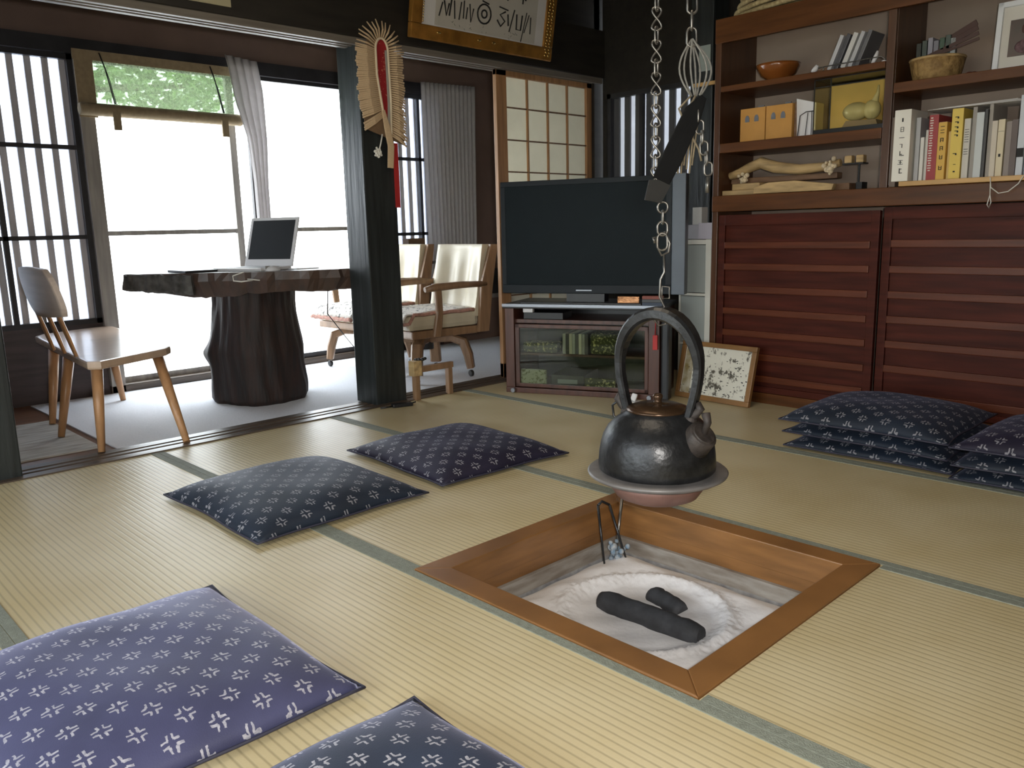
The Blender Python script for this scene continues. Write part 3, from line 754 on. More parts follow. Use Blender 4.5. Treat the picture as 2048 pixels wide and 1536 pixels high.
zabuton(.858, .825, .002, .64, .70, .080, math.radians(-4), 'kas_b', 'dark violet cross patterned floor cushion behind the other, nearest the black pillar', G1, 2)
zabuton(-.785, -.07, .002, .66, .72, .085, 0.0, 'kas_c', 'large floor cushion with white crosses and window sheen in its purple blue, front left corner', G1, 3)
zabuton(-.735, -.873, .002, .66, .69, .085, 0.0, 'kas_d', 'dark blue floor cushion cut off by the bottom picture edge', G1, 4)
G2 = 'floor cushions stacked by the cabinet'
for i, (x, y, z, lab) in enumerate(((2.18, -.465, .002, 'bottom floor cushion of the taller stack before the slatted cabinet'),
                                    (2.17, -.47, .058, 'middle floor cushion of the taller stack before the slatted cabinet'),
                                    (2.15, -.455, .114, 'top floor cushion of the taller stack before the slatted cabinet'))):
    zabuton(x, y, z, .64, .66, .085 if i == 2 else .064, math.radians((1.5, -2, 1)[i]), 'kas_a', lab, G2, 10 + i)
for i, (x, y, z, lab) in enumerate(((2.13, -1.135, .002, 'bottom floor cushion of the stack cut off at the right picture edge'),
                                    (2.12, -1.13, .058, 'middle floor cushion of the stack cut off at the right picture edge'),
                                    (2.12, -1.14, .114, 'top floor cushion of the stack cut off at the right picture edge'))):
    zabuton(x, y, z, .64, .64, .085 if i == 2 else .064, math.radians((-1, 1.5, -2)[i]), 'kas_b' if i == 2 else 'kas_a', lab, G2, 20 + i)

# ------------------------------------------------------------------ bookcase over slatted cabinet
BX, BXB, BY1, BYD, BY0 = 2.58, 2.94, .685, -.205, -1.10
bc = thing('bookcase', 'tall reddish wooden bookcase above a cabinet with two slatted sliding doors', 'bookcase', (BX, (BY0 + BY1) / 2, 0))
yo = (BY0 + BY1) / 2
def bcb(name, lo, hi, m, bev=.003):
    return MB().box((lo[0] - BX, lo[1] - yo, lo[2]), (hi[0] - BX, hi[1] - yo, hi[2]), bev).build(name, M[m], bc)
bcb('side_panel', (BX, BY1 - .035, 0), (BXB, BY1, 1.962), 'case_v'); bcb('side_panel', (BX, BY0, 0), (BXB, BY0 + .035, 1.962), 'case_v')
bcb('back_panel', (BXB - .012, BY0 + .036, .06), (BXB - .002, BY1 - .036, 1.93), 'backboard', 0)
bcb('top_board', (BX + .001, BY0 + .036, 1.925), (BXB - .013, BY1 - .036, 1.96), 'case')
bcb('fascia', (BX - .004, BY0, 1.845), (BX + .018, BY1, 1.963), 'case')
bcb('divider', (BX + .02, BYD - .02, 1.09), (BXB - .013, BYD + .02, 1.924), 'case_v')
bcb('divider', (BX + .001, BYD - .018, 1.0), (BX + .019, BYD + .018, 1.844), 'case_v')
bcb('shelf', (BX + .001, BYD + .021, 1.605), (BXB - .013, BY1 - .036, 1.633), 'case')
bcb('shelf', (BX + .001, BYD + .021, 1.300), (BXB - .013, BY1 - .036, 1.348), 'case')
bcb('shelf', (BX + .001, BY0 + .036, 1.490), (BXB - .013, BYD - .021, 1.533), 'case')
bcb('counter', (BX - .006, BY0, 1.0), (BXB - .013, BY1 - .001, 1.082), 'case', .004)
bcb('plinth', (BX + .002, BY0 + .036, 0), (BX + .03, BY1 - .036, .055), 'case')
def slat_door(y0, y1, x, zs, z1):
    m = MB().box((x - BX, y0 - yo, .057), (x + .012 - BX, y1 - yo, z1 - .002))
    for a_, b_ in ((y0, y0 + .038), (y1 - .038, y1)): m.box((x - .014 - BX, a_ - yo, .057), (x + .001 - BX, b_ - yo, z1), .002)
    m.box((x - .014 - BX, y0 + .038 - yo, z1 - .055), (x + .001 - BX, y1 - .038 - yo, z1), .002).box((x - .014 - BX, y0 + .038 - yo, .057), (x + .001 - BX, y1 - .038 - yo, .09), .002)
    d = m.build('sliding_door', M['door'], bc)
    s_ = MB()
    for z in zs: s_.box((x - .017 - BX, y0 + .039 - yo, z - .034), (x - BX, y1 - .039 - yo, z), .003)
    s_.build('slats', M['slat_red'], d)
    return d
slat_door(BYD + .005, BY1 - .04, BX + .018, (.842, .73, .612, .495, .38, .26, .146), .982)
slat_door(BY0 + .04, BYD - .006, BX + .034, (.847, .73, .613, .498, .382, .266, .141), .995)

# --- things on the shelves
SX = BX + .05
def tagm(mb, name, m, label, cat, group=None, loc=(0, 0, 0), rot=(0, 0, 0)):
    return tag(mb.build(name, m if not isinstance(m, str) else M[m], None, loc, rot), label, cat, group)
# left bay, upper shelf
t = thing('lacquer_bowl', 'orange brown lacquered bowl on the upper left shelf of the bookcase', 'bowl', (SX + .08, .40, 1.6335))
MB().lathe([(.05, 0), (.052, .012), (.085, .035), (.104, .07), (.108, .085), (.102, .084), (.08, .045), (.02, .025)], 36).build('bowl_body', M['lacquer'], t)
tagm(MB().prism([(.27, 1.6335), (.12, 1.6335), (.12, 1.668), (.25, 1.645)], SX + .06, SX + .2, 'x'), 'wooden_wedge', 'oldwood_dk', 'dark brown low wooden wedge between bowl and leaning folders', 'wedge')
Gf = 'glossy sleeves leaning on the upper left shelf'
cols = ((.55, .56, .58), (.10, .10, .11), (.62, .62, .60), (.50, .51, .53), (.16, .16, .17))
names = ('pale grey leaning sleeve at the left end of the row on the upper shelf', 'black leaning sleeve second from left on the upper shelf', 'cream white leaning sleeve in the middle of the row on the upper shelf',
         'silver leaning sleeve second from right on the upper shelf', 'charcoal leaning sleeve at the right end of the row on the upper shelf')
for i in range(5):
    tt = .018 if i != 2 else .022
    y = .105 - i * .033
    tagm(MB().box((0, -tt / 2, 0), (.14, tt / 2, .158), .002), 'plastic_sleeve', flat('sleeve_%d' % i, cols[i], .22), names[i], 'sleeve', Gf, (SX + .01, y, 1.642), (math.radians(22), 0, 0))
t = thing('wire_rack', 'thin wire rack along the upper left shelf front', 'rack', (SX - .01, 0, 1.6335))
MB().tube([(0, .16, .006), (0, .15, .022), (0, -.15, .028), (.0, -.17, .010)], .003, 6).tube([(0.0, -.10, .028), (.0, -.10, .0035)], .003, 6).tube([(0.0, .12, .022), (.0, .12, .0035)], .003, 6).build('wire', M['chain'], t)
tagm(MB().tube([(SX - .01, .175, 1.640), (SX - .01, .160, 1.652), (SX - .01, .150, 1.668)], [.010, .013, .008], 10), 'white_figurine', 'white', 'tiny white ornament at the left foot of the wire rack', 'ornament')
tagm(MB().tube([(SX, -.105, 1.6365), (SX, -.120, 1.665), (SX, -.128, 1.69)], [.008, .010, .005], 10).tube([(SX, -.15, 1.6395), (SX, -.17, 1.6435)], .006, 8), 'white_figurine', 'white', 'tiny white curved ornament at the right end of the upper left shelf', 'ornament')
# left bay, middle shelf
Gb = 'orange card files on the middle left shelf'
t = thing('card_file', 'orange card magazine file at the left end of the middle shelf', 'file', (SX, .49, 1.3485), 0, Gb)
fm = MB().box((0, -.07, 0), (.20, .07, .165), .002); fm.build('file_body', M['cardboard'], t)
for yy in (.03, -.022): MB().prism([(yy - .012, .098), (yy + .012, .098), (yy + .012, .118), (yy + .005, .130), (yy - .005, .130), (yy - .012, .118)], -.002, .001, 'x').build('finger_hole', M['silver'], t)
MB().box((.0, -.06, .165), (.012, -.03, .173), .002).build('clip', M['silver'], t)
t2 = dup(t, (SX, .345, 1.3485), None, 'orange card magazine file nearest the white tray on the middle shelf', Gb)
t = thing('white_box', 'white tilted card box beside a wire stand on the middle shelf', 'box', (SX + .02, .207, 1.3485))
MB().prism([(.05, 0), (-.045, .0), (-.045, .155), (.058, .185)], 0, .08, 'x', .002).build('box_body', M['white'], t)
MB().box((.001, .052, 0), (.079, .066, .17)).build('spine', M['oldwood_dk'], t)
MB().tube([(-.012, .04, .003), (-.012, .03, .10), (-.012, -.0, .115), (-.012, -.04, .115)], .0025, 6).tube([(-.012, .0, .003), (-.012, -.01, .11)], .002, 6).tube([(-.012, -.03, .003), (-.012, -.03, .114)], .002, 6).build('wire_stand', M['device'], t)
t = thing('display_case', 'glass display case holding a green gourd on the middle shelf', 'case', (SX - .01, -.008, 1.3485))
MB().box((-.005, -.17, 0), (.20, .168, .022), .002).build('base', M['device'], t)
box((0, -.167, .022), (.003, .167, .25)).box((.197, -.167, .022), (.20, .167, .25)).box((.003, .164, .022), (.197, .167, .25)).box((.003, -.167, .022), (.197, -.164, .25)).build('glass_sides', M['case_glass'], t)
m = MB()
for xx in (-.001, .198):
    for yy in (-.168, .085 if xx < 0 else .165, .165): m.box((xx, yy, .022), (xx + .004, yy + .004, .254))
m.box((-.001, -.169, .25), (.203, .169, .254)); m.box((-.002, -.168, .214), (.0, .168, .218)); m.build('case_frame', M['device'], t)
box((.16, -.16, .024), (.19, .16, .24)).build('backing', mat('ochre_backing', (.85, .62, .24), .5, var=.2, scale=3), t)
MB().prism([(-.12, .024), (.05, .024), (.03, .055), (-.11, .05)], .05, .13, 'x').build('plinth', M['backboard'], t)
gm = MB().sphere((.09, -.0, .098), .05, (.9, 1.25, .85), 20); gm.sphere((.09, -.075, .098), .045, (.8, .9, 1.0), 20); gm.tube([(.09, -.085, .13), (.09, -.098, .17), (.09, -.10, .205)], [.018, .008, .004], 10)
gm.build('gourd', M['gourd'], t)
# left bay, bottom: stacked old wooden tools
Gw = 'old wooden tools stacked on the cabinet counter'
tagm(MB().box((SX - .02, .30, 1.083), (SX + .10, .645, 1.108), .004), 'wooden_board', 'oldwood', 'lowest pale wooden board of the tool pile, under the left tools', 'board', Gw)
tagm(MB().prism([(.50, 1.1085), (.47, 1.1085), (.08, 1.1085), (.06, 1.128), (.25, 1.148), (.42, 1.140), (.50, 1.130)], SX - .015, SX + .05, 'x', .004) if False else MB().prism([(.44, 1.084), (.03, 1.084), (.02, 1.112), (.22, 1.138), (.36, 1.136), (.44, 1.115)], SX - .06, SX - .021, 'x', .004), 'wooden_paddle', 'oldwood', 'pale bow shaped wooden paddle lying at the front of the pile', 'paddle', Gw)
tagm(MB().box((SX + .0, .44, 1.1085), (SX + .11, .60, 1.142), .006), 'wooden_block', 'oldwood', 'short wooden block on the lowest board, second layer of the pile', 'block', Gw)
tagm(MB().box((SX + .02, -.02, 1.1085 - .0255), (SX + .10, .12, 1.116), .004), 'wooden_block', 'oldwood_dk', 'brown wooden block under the right end of the curved yoke', 'block', Gw)
tagm(MB().box((SX + .06, .06, 1.1425), (SX + .12, .642, 1.172), .006), 'wooden_batten', 'oldwood_dk', 'long brown batten lying behind in the middle of the pile', 'batten', Gw)
pts = [(.64, 1.185), (.58, 1.20), (.52, 1.225), (.46, 1.243), (.38, 1.215), (.25, 1.195), (.12, 1.20), (.04, 1.215)]
m = MB().tube([(SX + .05, y, z + .0) for y, z in pts], [.020, .024, .026, .030, .030, .026, .022, .018], 10)
t = thing('wooden_yoke', 'curved wooden yoke with cloth wrapped ends on top of the tool pile', 'yoke', (0, 0, 0), 0, Gw)
m.build('yoke_body', M['oldwood'], t)
for c in ((.545, 1.165), (.07, 1.20)):
    m = MB()
    for _ in range(18): m.sphere((SX + .02 + R.gauss(0, .006), c[0] + R.gauss(0, .014), c[1] + R.gauss(0, .018)), R.uniform(.007, .014), seg=8)
    m.build('cloth_wrap', M['cloth_wrap'], t)
t = thing('small_stand', 'small dark metal stand bearing two pale blocks right of the tool pile', 'stand', (SX + .05, -.03, 1.0825))
MB().box((-.03, -.05, .118), (.03, .05, .124)).box((-.004, -.024, .034), (.004, -.018, .118)).box((-.03, -.05, .034 if False else .0), (.03, .0 - .021, .034)).build('stand_body', M['device'], t)
for yy in (.028, -.028): MB().box((-.02, yy - .018, .1245), (.02, yy + .018, .16), .006).build('block', M['oldwood'], t)

# right bay, upper shelf
t = thing('wicker_basket', 'oval wicker basket holding cassettes and a fan on the right shelf', 'basket', (SX + .09, -.355, 1.5335))
MB().lathe([(.085, 0), (.092, .004), (.104, .05), (.112, .092), (.106, .094), (.098, .05), (.086, .008)], 40, fn=lambda a_, z: 1 + .012 * math.sin(a_ * 24) * (1 if int(z * 80) % 2 else -1)).build('basket_body', M['wicker'], t)
MB().tube([(.109 * math.cos(q), .109 * math.sin(q), .094) for q in [2 * PI * i / 40 for i in range(40)]], .006, 8, closed=True).build('basket_rim', M['oldwood'], t)
Gc = 'cassettes standing in the wicker basket'
for i in range(6):
    col = ((.03, .035, .03), (.06, .08, .07), (.30, .30, .36), (.22, .22, .26), (.05, .10, .07), (.06, .09, .08))[i]
    nm = ('black cassette at the left end of the basket', 'dark grey cassette second from left in the basket', 'lilac grey cassette third from left in the basket', 'violet grey cassette fourth from left in the basket',
          'dark green cassette fifth from left in the basket', 'teal grey cassette at the right end inside the basket')[i]
    y = -.288 - i * .024
    tagm(MB().box((SX + .045, y - .010, 1.56), (SX + .135, y + .010, 1.700 + .008 * (i % 3)), .002).box((SX + .044, y - .006, 1.66), (SX + .045, y + .006, 1.690)), 'cassette', flat('cassette_%d' % i, col, .35), nm, 'cassette', Gc)
tagm(MB().box((SX + .05, -.437, 1.60), (SX + .06, -.415, 1.70)), 'small_card', flat('card_pale', (.45, .48, .48)), 'upright pale card at the right side of the wicker basket', 'card')
t = thing('leather_fan', 'folded reddish brown fan sticking out of the wicker basket', 'fan', (SX + .05, -.33, 1.625))
for j in range(4):
    MB().box((-.012 + j * .006, -.21, -.002), (-.008 + j * .006, 0, .010 + .004 * j), .001, rot=None).build('fan_blade', flat('fan_leather', (.055, .020, .014), .5), t, (0, 0, .008 * j), (math.radians(-14 - 4 * j), 0, 0))
t = thing('white_picture_frame', 'white box picture frame with a small dark portrait photo on the right shelf', 'frame', (SX + .02, -.74, 1.5365), 0, None, rot=(0, math.radians(6), 0))
MB().box((0, -.15, 0), (.02, .145, .008)).box((0, .125, .008), (.03, .145, .27)).box((0, -.15, .008), (.03, -.13, .27)).box((0, -.15, .25), (.03, .145, .27)).build('frame_body', mat('white_frame', (.72, .75, .78), .4), t)
box((.012, -.13, .008), (.016, .125, .25)).build('mount', mat('cream_mount', (.66, .64, .58), .7), t)
box((.009, -.075, .05), (.012, .095, .195)).build('photo', mat('dark_photo', (.012, .010, .012), .3, scale=16, col2=(.035, .012, .014)), t)
m = MB().sphere((.0085, .035, .155), .02, (.05, .85, 1.15), 14); m.build('portrait_face', flat('photo_skin', (.07, .03, .02)), t)
m = MB().sphere((.0085, .030, .085), .038, (.03, 1.1, .75), 14); m.build('portrait_dress', mat('photo_dress', (.05, .015, .02), .5, scale=80, col2=(.16, .09, .10)), t)
tagm(MB().sphere((SX + .12, -.48, 1.548), .014, (1, 1.6, 1), 10).sphere((SX + .10, -.505, 1.546), .012, (1, 1.3, 1), 10), 'red_pouch', flat('dark_red_cloth', (.12, .02, .02)), 'small dark red cloth pouch behind the basket', 'pouch')
# right bay, counter: pale board with books
tagm(MB().box((BX - .03, -1.05, 1.083), (BX + .20, -.285, 1.104), .003), 'pale_board', 'board', 'pale wooden board under the row of books on the cabinet', 'board')
Gk = 'books standing in the right bay'
BW = 1.1045
books = [  # y left edge, width, height, colour, label, marks
    (-.228, .026, .282, (.16, .12, .095), 'taupe folder at the left end of the book row beside the divider', 0),
    (-.236 - .02, .072, .283, (.80, .78, .70), 'thick white book with black spine characters, left of the row', 1),
    (-.330, .020, .270, (.42, .43, .44), 'grey book directly right of the thick white book', 0),
    (-.352, .016, .185, (.72, .72, .68), 'thin short white booklet beside the grey book', 0),
    (-.369, .012, .215, (.60, .60, .56), 'thin pale booklet just left of the red book', 0),
    (-.383, .040, .275, (.36, .055, .06), 'red book with dotted spine left of the yellow books', 2),
    (-.425, .036, .240, (.68, .42, .08), 'orange yellow book with black characters, shorter of two yellow books', 3),
    (-.462, .014, .20, (.62, .45, .16), 'narrow tan booklet between the two yellow books', 0),
    (-.477, .046, .290, (.74, .55, .11), 'tall bright yellow book with black spine characters', 4),
    (-.525, .026, .245, (.62, .60, .54), 'cream book with dark lines right of the tall yellow book', 5),
    (-.552, .018, .29, (.33, .31, .28), 'grey brown book under the flat papers', 0),
    (-.571, .030, .265, (.56, .60, .60), 'bluish white book in the middle of the row', 0),
    (-.602, .012, .275, (.06, .06, .06), 'thin black book in the row', 0),
    (-.615, .016, .295, (.34, .31, .27), 'brown grey tall book right of the thin black book', 0),
    (-.632, .022, .225, (.60, .54, .44), 'beige short book left of the cream label book', 0),
    (-.655, .026, .228, (.66, .58, .40), 'cream short book with a small label', 6),
    (-.682, .022, .218, (.28, .24, .22), 'dark taupe book right of the cream label book', 0),
    (-.705, .024, .222, (.13, .10, .09), 'dark brown book near the right picture edge', 0),
    (-.730, .026, .315, (.58, .62, .66), 'tall pale blue white folder near the right picture edge', 7),
    (-.757, .030, .315, (.26, .30, .34), 'tall blue grey folder at the right picture edge', 0),
]
for i, (y, w_, hh, col, lab, mk) in enumerate(books):
    m = flat('book_%02d' % i, col, .5)
    bx0 = BX + .012 + (.01 if i % 3 == 1 else 0) + (-.008 if mk in (1, 3, 4) else 0)
    zb = 1.0835 if y > -.29 else BW
    hh2 = hh + (BW - zb)
    if i == 1: zb, hh2 = 1.0835, .305
    y1 = y if i else -.2265; y0 = y - w_
    if i == 1: y1, y0 = -.2535, -.284 - .041
    if i == 1: bx0 = BX - .034 + .0; zb = BW
    bk = thing('book', lab, 'book', (bx0, (y0 + y1) / 2, zb), 0, Gk)
    wd = abs(y1 - y0) - .0012
    MB().box((0, -wd / 2, 0), (.19, wd / 2, hh2), .002).build('cover', m, bk)
    box((.006, -wd / 2 + .002, hh2 - .001), (.188, wd / 2 - .002, hh2 + .0008)).build('pages', M['paper'], bk)
    mm = MB(); rr = random.Random(40 + i)
    def glyph(yc, zc_, s_, nst=4):
        for _ in range(nst):
            if rr.random() < .6: mm.box((-.0012, yc - s_ * rr.uniform(.2, .5), zc_ + s_ * rr.uniform(-.45, .45)), (.0, yc + s_ * rr.uniform(.2, .5), zc_ + s_ * rr.uniform(-.45, .45) * .1 + .0018 + zc_ * 0), 0)
            else:
                q = yc + s_ * rr.uniform(-.4, .4); mm.box((-.0012, q - .001, zc_ - s_ * .45), (.0, q + .001, zc_ + s_ * .45))
    def stroke(yc, zc_, wy, hz): mm.box((-.0012, yc - wy / 2, zc_ - hz / 2), (0, yc + wy / 2, zc_ + hz / 2))
    if mk == 1:
        for (z, shp) in ((.262, 'i'), (.222, 'o'), (.187, '-'), (.152, 'h'), (.118, 'y'), (.082, 'k'), (.045, 'l')):
            if shp == 'i': stroke(0, z, .006, .016)
            elif shp == 'o':
                stroke(.006, z, .002, .018); stroke(-.006, z, .002, .018); stroke(0, z + .009, .014, .002); stroke(0, z - .009, .014, .002); stroke(0, z, .012, .0015)
            elif shp == '-': stroke(0, z, .022, .0025)
            elif shp == 'h': stroke(-.003, z, .003, .016); stroke(.002, z + .007, .010, .002)
            elif shp == 'y': stroke(.004, z + .002, .003, .020); stroke(-.006, z - .007, .014, .003); stroke(.0, z - .002, .010, .003)
            elif shp == 'k': stroke(0, z + .008, .020, .002); stroke(0, z - .008, .022, .002); stroke(0, z, .003, .018); stroke(.0, z, .014, .002)
            elif shp == 'l': stroke(.002, z, .004, .022); stroke(-.004, z - .009, .012, .003); stroke(-.003, z + .008, .008, .003)
    elif mk == 2:
        for j in range(22): stroke(.008, .262 - j * .0105, .014 if j % 3 else .009, .0045)
    elif mk == 3:
        for z in (.222, .207, .196): stroke(0, z, .016, .0025)
        for z in (.165, .130, .095, .050):
            stroke(.005, z, .003, .016); stroke(-.005, z, .003, .014); stroke(0, z + .008 * (1 if z > .1 else -1), .013, .003); stroke(0, z, .009, .002)
    elif mk == 4:
        for z in (.255, .235, .215, .198, .182, .105):
            stroke(.002, z, .014, .003); stroke(-.003, z - .004, .006, .006)
        stroke(0, .06, .010, .002); stroke(0, .03, .008, .006)
    elif mk == 5:
        for j in range(9): stroke(0, .20 - j * .010 - (.02 if j > 5 else 0), .016, .002)
    elif mk == 6: stroke(0, .085, .008, .012); stroke(0, .18, .022, .001)
    elif mk == 7: stroke(0, .09, .024, .035)
    if mk: mm.build('lettering', M['whitecord'] if mk == 2 else M['ink'], bk)
    else: mm.bm.free()
t = thing('paper_sheaf', 'sheaf of white papers lying flat on top of the books', 'papers', (BX + .01, -.56, 1.3995))
for j in range(4): MB().box((.005 * j, -.19 + .012 * j, .0025 * j), (.17 - .01 * j, .185 - .02 * j, .0025 * j + .0016)).build('sheet', M['paper'], t, (0, 0, 0), (math.radians(-.4 * j), 0, 0))
m = MB(); sx_ = BX - .031
m.tube([(sx_ - .004, -.655, 1.10), (sx_ - .006, -.66, 1.06), (sx_ - .005, -.690, 1.035), (sx_ - .005, -.725, 1.04), (sx_ - .005, -.76, 1.07), (sx_ - .004, -.775, 1.10)], .0022, 6)
m.tube([(sx_ - .007, -.657, 1.09), (sx_ - .007, -.660, 1.03), (sx_ - .007, -.652, .99), (sx_ - .007, -.660, .975), (sx_ - .007, -.666, 1.0), (sx_ - .007, -.660, 1.03)], .0018, 6)
tagm(m, 'white_string', 'whitecord', 'white looped string hanging from the pale board under the books', 'string')
# on top of the bookcase
t = thing('rope_coil', 'coil of pale straw rope lying on top of the bookcase', 'rope', (2.77, .27, 1.9720))
m = MB()
for j in range(5):
    rr_ = .42 - .018 * j
    pts = [(.17 * math.cos(q) * (1 - .03 * j), rr_ * math.sin(q), .016 + .026 * j + .008 * math.sin(2 * q + j)) for q in [2 * PI * i / 60 for i in range(60)]]
    m.tube(pts, .013, 8, closed=True)
m.build('rope', M['reed'], t)
# papers and lath left of the bookcase, fixed to the pillar behind
tagm(MB().box((2.955, .955, 1.80), (2.959, 1.03, 1.94)), 'pale_paper', flat('pale_blue_paper', (.30, .34, .31)), 'pale green paper pinned to the dark pillar beside the bookcase', 'paper')
tagm(MB().box((2.93, .70, 1.715), (2.95, 1.05, 1.735)), 'gilt_lath', 'board', 'narrow pale wooden lath running from the bookcase to the dark pillar', 'lath')

# ------------------------------------------------------------------ plastic drawer tower with boxes
dt = thing('drawer_tower', 'narrow white plastic drawer tower with cloudy drawers beside the bookcase', 'drawers', (2.60, .80, 0))
dw = .102
m = MB().box((0, -dw, 0), (.30, -dw + .012, .85)).box((0, dw - .012, 0), (.30, dw, .85)).box((0, -dw, .84), (.30, dw, .855), .003).box((.29, -dw + .012, .0), (.30, dw - .012, .84)).box((0, -dw + .012, 0), (.29, dw - .012, .015))
m.box((-.004, -dw - .002, 0), (.012, -dw + .032, .857), .003)
for z in (.27, .548, .83): m.box((-.002, -dw + .012, z), (.29, dw - .012, z + .014))
m.build('drawer_frame', M['plastic_frame'], dt)
for z0, z1 in ((.02, .265), (.288, .544), (.566, .826)):
    d = MB().box((.002, -dw + .034, z0), (.006, dw - .014, z1), .002).box((.006, -dw + .034, z0), (.28, -dw + .038, z1)).box((.006, dw - .018, z0), (.28, dw - .014, z1)).box((.006, -dw + .034, z0), (.28, dw - .014, z0 + .004)).build('drawer', M['plastic'], dt)
    MB().box((.03, -.05, z0 + .006), (.25, .07, z0 + .16), .004).build('contents', flat('drawer_stuff_%d' % int(z0 * 100), ((.30, .32, .34), (.34, .38, .38), (.20, .30, .28))[int(z0 * 3.6)]), d)
Gx = 'small boxes on the drawer tower'
tagm(MB().box((2.63, .80, .8575), (2.75, .895, .935), .002), 'small_box', flat('box_grey', (.36, .36, .40)), 'lower grey paper box at the left on the drawer tower', 'box', Gx)
tagm(MB().box((2.62, .705, .8575), (2.76, .795, .945), .002), 'small_box', flat('box_lilac', (.42, .40, .46)), 'lilac paper box at the right on the drawer tower', 'box', Gx)
tagm(MB().box((2.66, .80, .9355), (2.72, .86, 1.03), .002), 'small_box', flat('box_white', (.52, .52, .50)), 'upright white paper box standing on the grey box', 'box', Gx)

# ------------------------------------------------------------------ television and its stand (turned towards the hearth)
th = math.atan2(-.919, .395)          # local x along the front, local +y backwards
TVO = (1.9375, 1.638, 0)
ts = thing('television_stand', 'dark reddish television stand with smoked glass doors', 'stand', TVO, th)
W = .90
MB().box((0, 0, .03), (.055, .40, .49), .003).build('side_panel', M['stand'], ts); MB().box((W - .06, 0, .03), (W, .40, .49), .003).build('side_panel', M['stand'], ts)
MB().box((-.01, -.005, .49), (W + .01, .41, .515), .003).build('top_board', M['device'], ts)
MB().box((-.012, -.012, .500), (W + .012, -.0055, .517), .001).build('front_trim', M['silver'], ts)
MB().box((0.0, -.004, .0), (W, .40, .03), .003).build('base', M['stand'], ts)
box((.055, .39, .03), (W - .06, .40, .49)).build('back_panel', M['device'], ts)
MB().box((.055, .03, .405), (W - .06, .39, .425)).box((.055, .05, .215), (W - .06, .39, .228)).build('shelf', M['stand'], ts)
x0, x1 = .058, W - .063
dr = MB().box((x0, .008, .035), (x0 + .025, .026, .40), .002).box((x1 - .02, .008, .035), (x1, .026, .40), .002).box((x0, .008, .035), (x1, .026, .055), .002).box((x0, .008, .378), (x1, .026, .40), .002).build('glass_door', M['stand'], ts)
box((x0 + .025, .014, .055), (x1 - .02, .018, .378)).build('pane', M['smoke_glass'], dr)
for x in (.05, W - .05):
    MB().lathe([(.012, 0), (.014, .004), (.014, .012), (.012, .016)], 12).build('caster', M['silver'], ts, (x, -.012, .016), (PI / 2, 0, 0))
Gd = 'devices in the television stand'
def ondt(name, lo, hi, m, label, cat, group=None, bev=.003):
    t_ = thing(name, label, cat, Matrix.Translation(TVO) @ Matrix.Rotation(th, 4, 'Z') @ Vector(((lo[0] + hi[0]) / 2, (lo[1] + hi[1]) / 2, lo[2])), th, group)
    w_, d__, h_ = hi[0] - lo[0], hi[1] - lo[1], hi[2] - lo[2]
    MB().box((-w_ / 2, -d__ / 2, 0), (w_ / 2, d__ / 2, h_), bev).build(name + '_body', m if not isinstance(m, str) else M[m], t_)
    return t_, w_, d__, h_
t, w_, d__, h_ = ondt('video_recorder', (.25, .08, .0305), (.45, .36, .10), 'device', 'black video recorder on the bottom of the television stand', 'recorder', Gd)
box((-.06, -d__ / 2 - .002, .02), (.06, -d__ / 2 - .0005, .045)).build('front_panel', M['silver'], t)
vlab = ('pale grey video case at the left end of the row', 'black video case second from left in the row', 'cream video case third from left in the row', 'silver video case fourth from left in the row', 'dark grey video case fifth from left in the row',
        'white video case third from right in the row', 'grey video case second from right in the row', 'charcoal video case at the right end of the row')
for j in range(8):
    c = ((.42, .43, .46), (.06, .06, .07), (.55, .54, .50), (.40, .42, .45), (.12, .12, .14), (.62, .62, .60), (.30, .31, .33), (.09, .09, .10))[j]
    ondt('video_case', (.33 + j * .019, .06, .2285), (.3475 + j * .019, .24, .345), flat('vcase_%d' % j, c), vlab[j] + ' behind the smoked glass', 'video case', 'video cases behind the smoked glass', .001)
leafy = spots_mat('olive_reflection', (.05, .06, .02), (.62, .60, .30), 60, .46)  # garden foliage mirrored in the glass, put into the colour of added blocks
ondt('mirrored_foliage', (.49, .06, .2285), (.66, .20, .350), leafy, 'added olive speckled block for foliage mirrored in the glass, right of the video cases', 'bag', Gd, .02)
ondt('mirrored_foliage', (.08, .06, .2285), (.30, .16, .290), leafy, 'low added olive speckled block for mirrored foliage at the left end of the middle shelf', 'bag', Gd, .02)
t, w_, d__, h_ = ondt('added_packet', (.075, .032, .0305), (.235, .06, .135), spots_mat('pale_green_reflection', (.42, .46, .36), (.10, .12, .04), 55, .47), 'added pale green speckled packet for the garden reflection at the lower left behind the glass', 'packet', Gd, .012)  # added packet, its pale speckle stands for the mirrored garden
ondt('mirrored_foliage', (.46, .05, .0305), (.64, .075, .095), leafy, 'small added olive speckled block for mirrored foliage at the bottom right of the video recorder', 'bag', Gd, .012)
ondt('set_top_box', (.10, .04, .4255), (.34, .2, .465), 'device', 'flat black box in the open slot of the television stand', 'box', Gd)
t, w_, d__, h_ = ondt('card_holder', (.105, .02, .4655 - .0), (.165, .05, .4885), 'white', 'small silver white thing at the left of the open slot', 'ornament', None, .004)
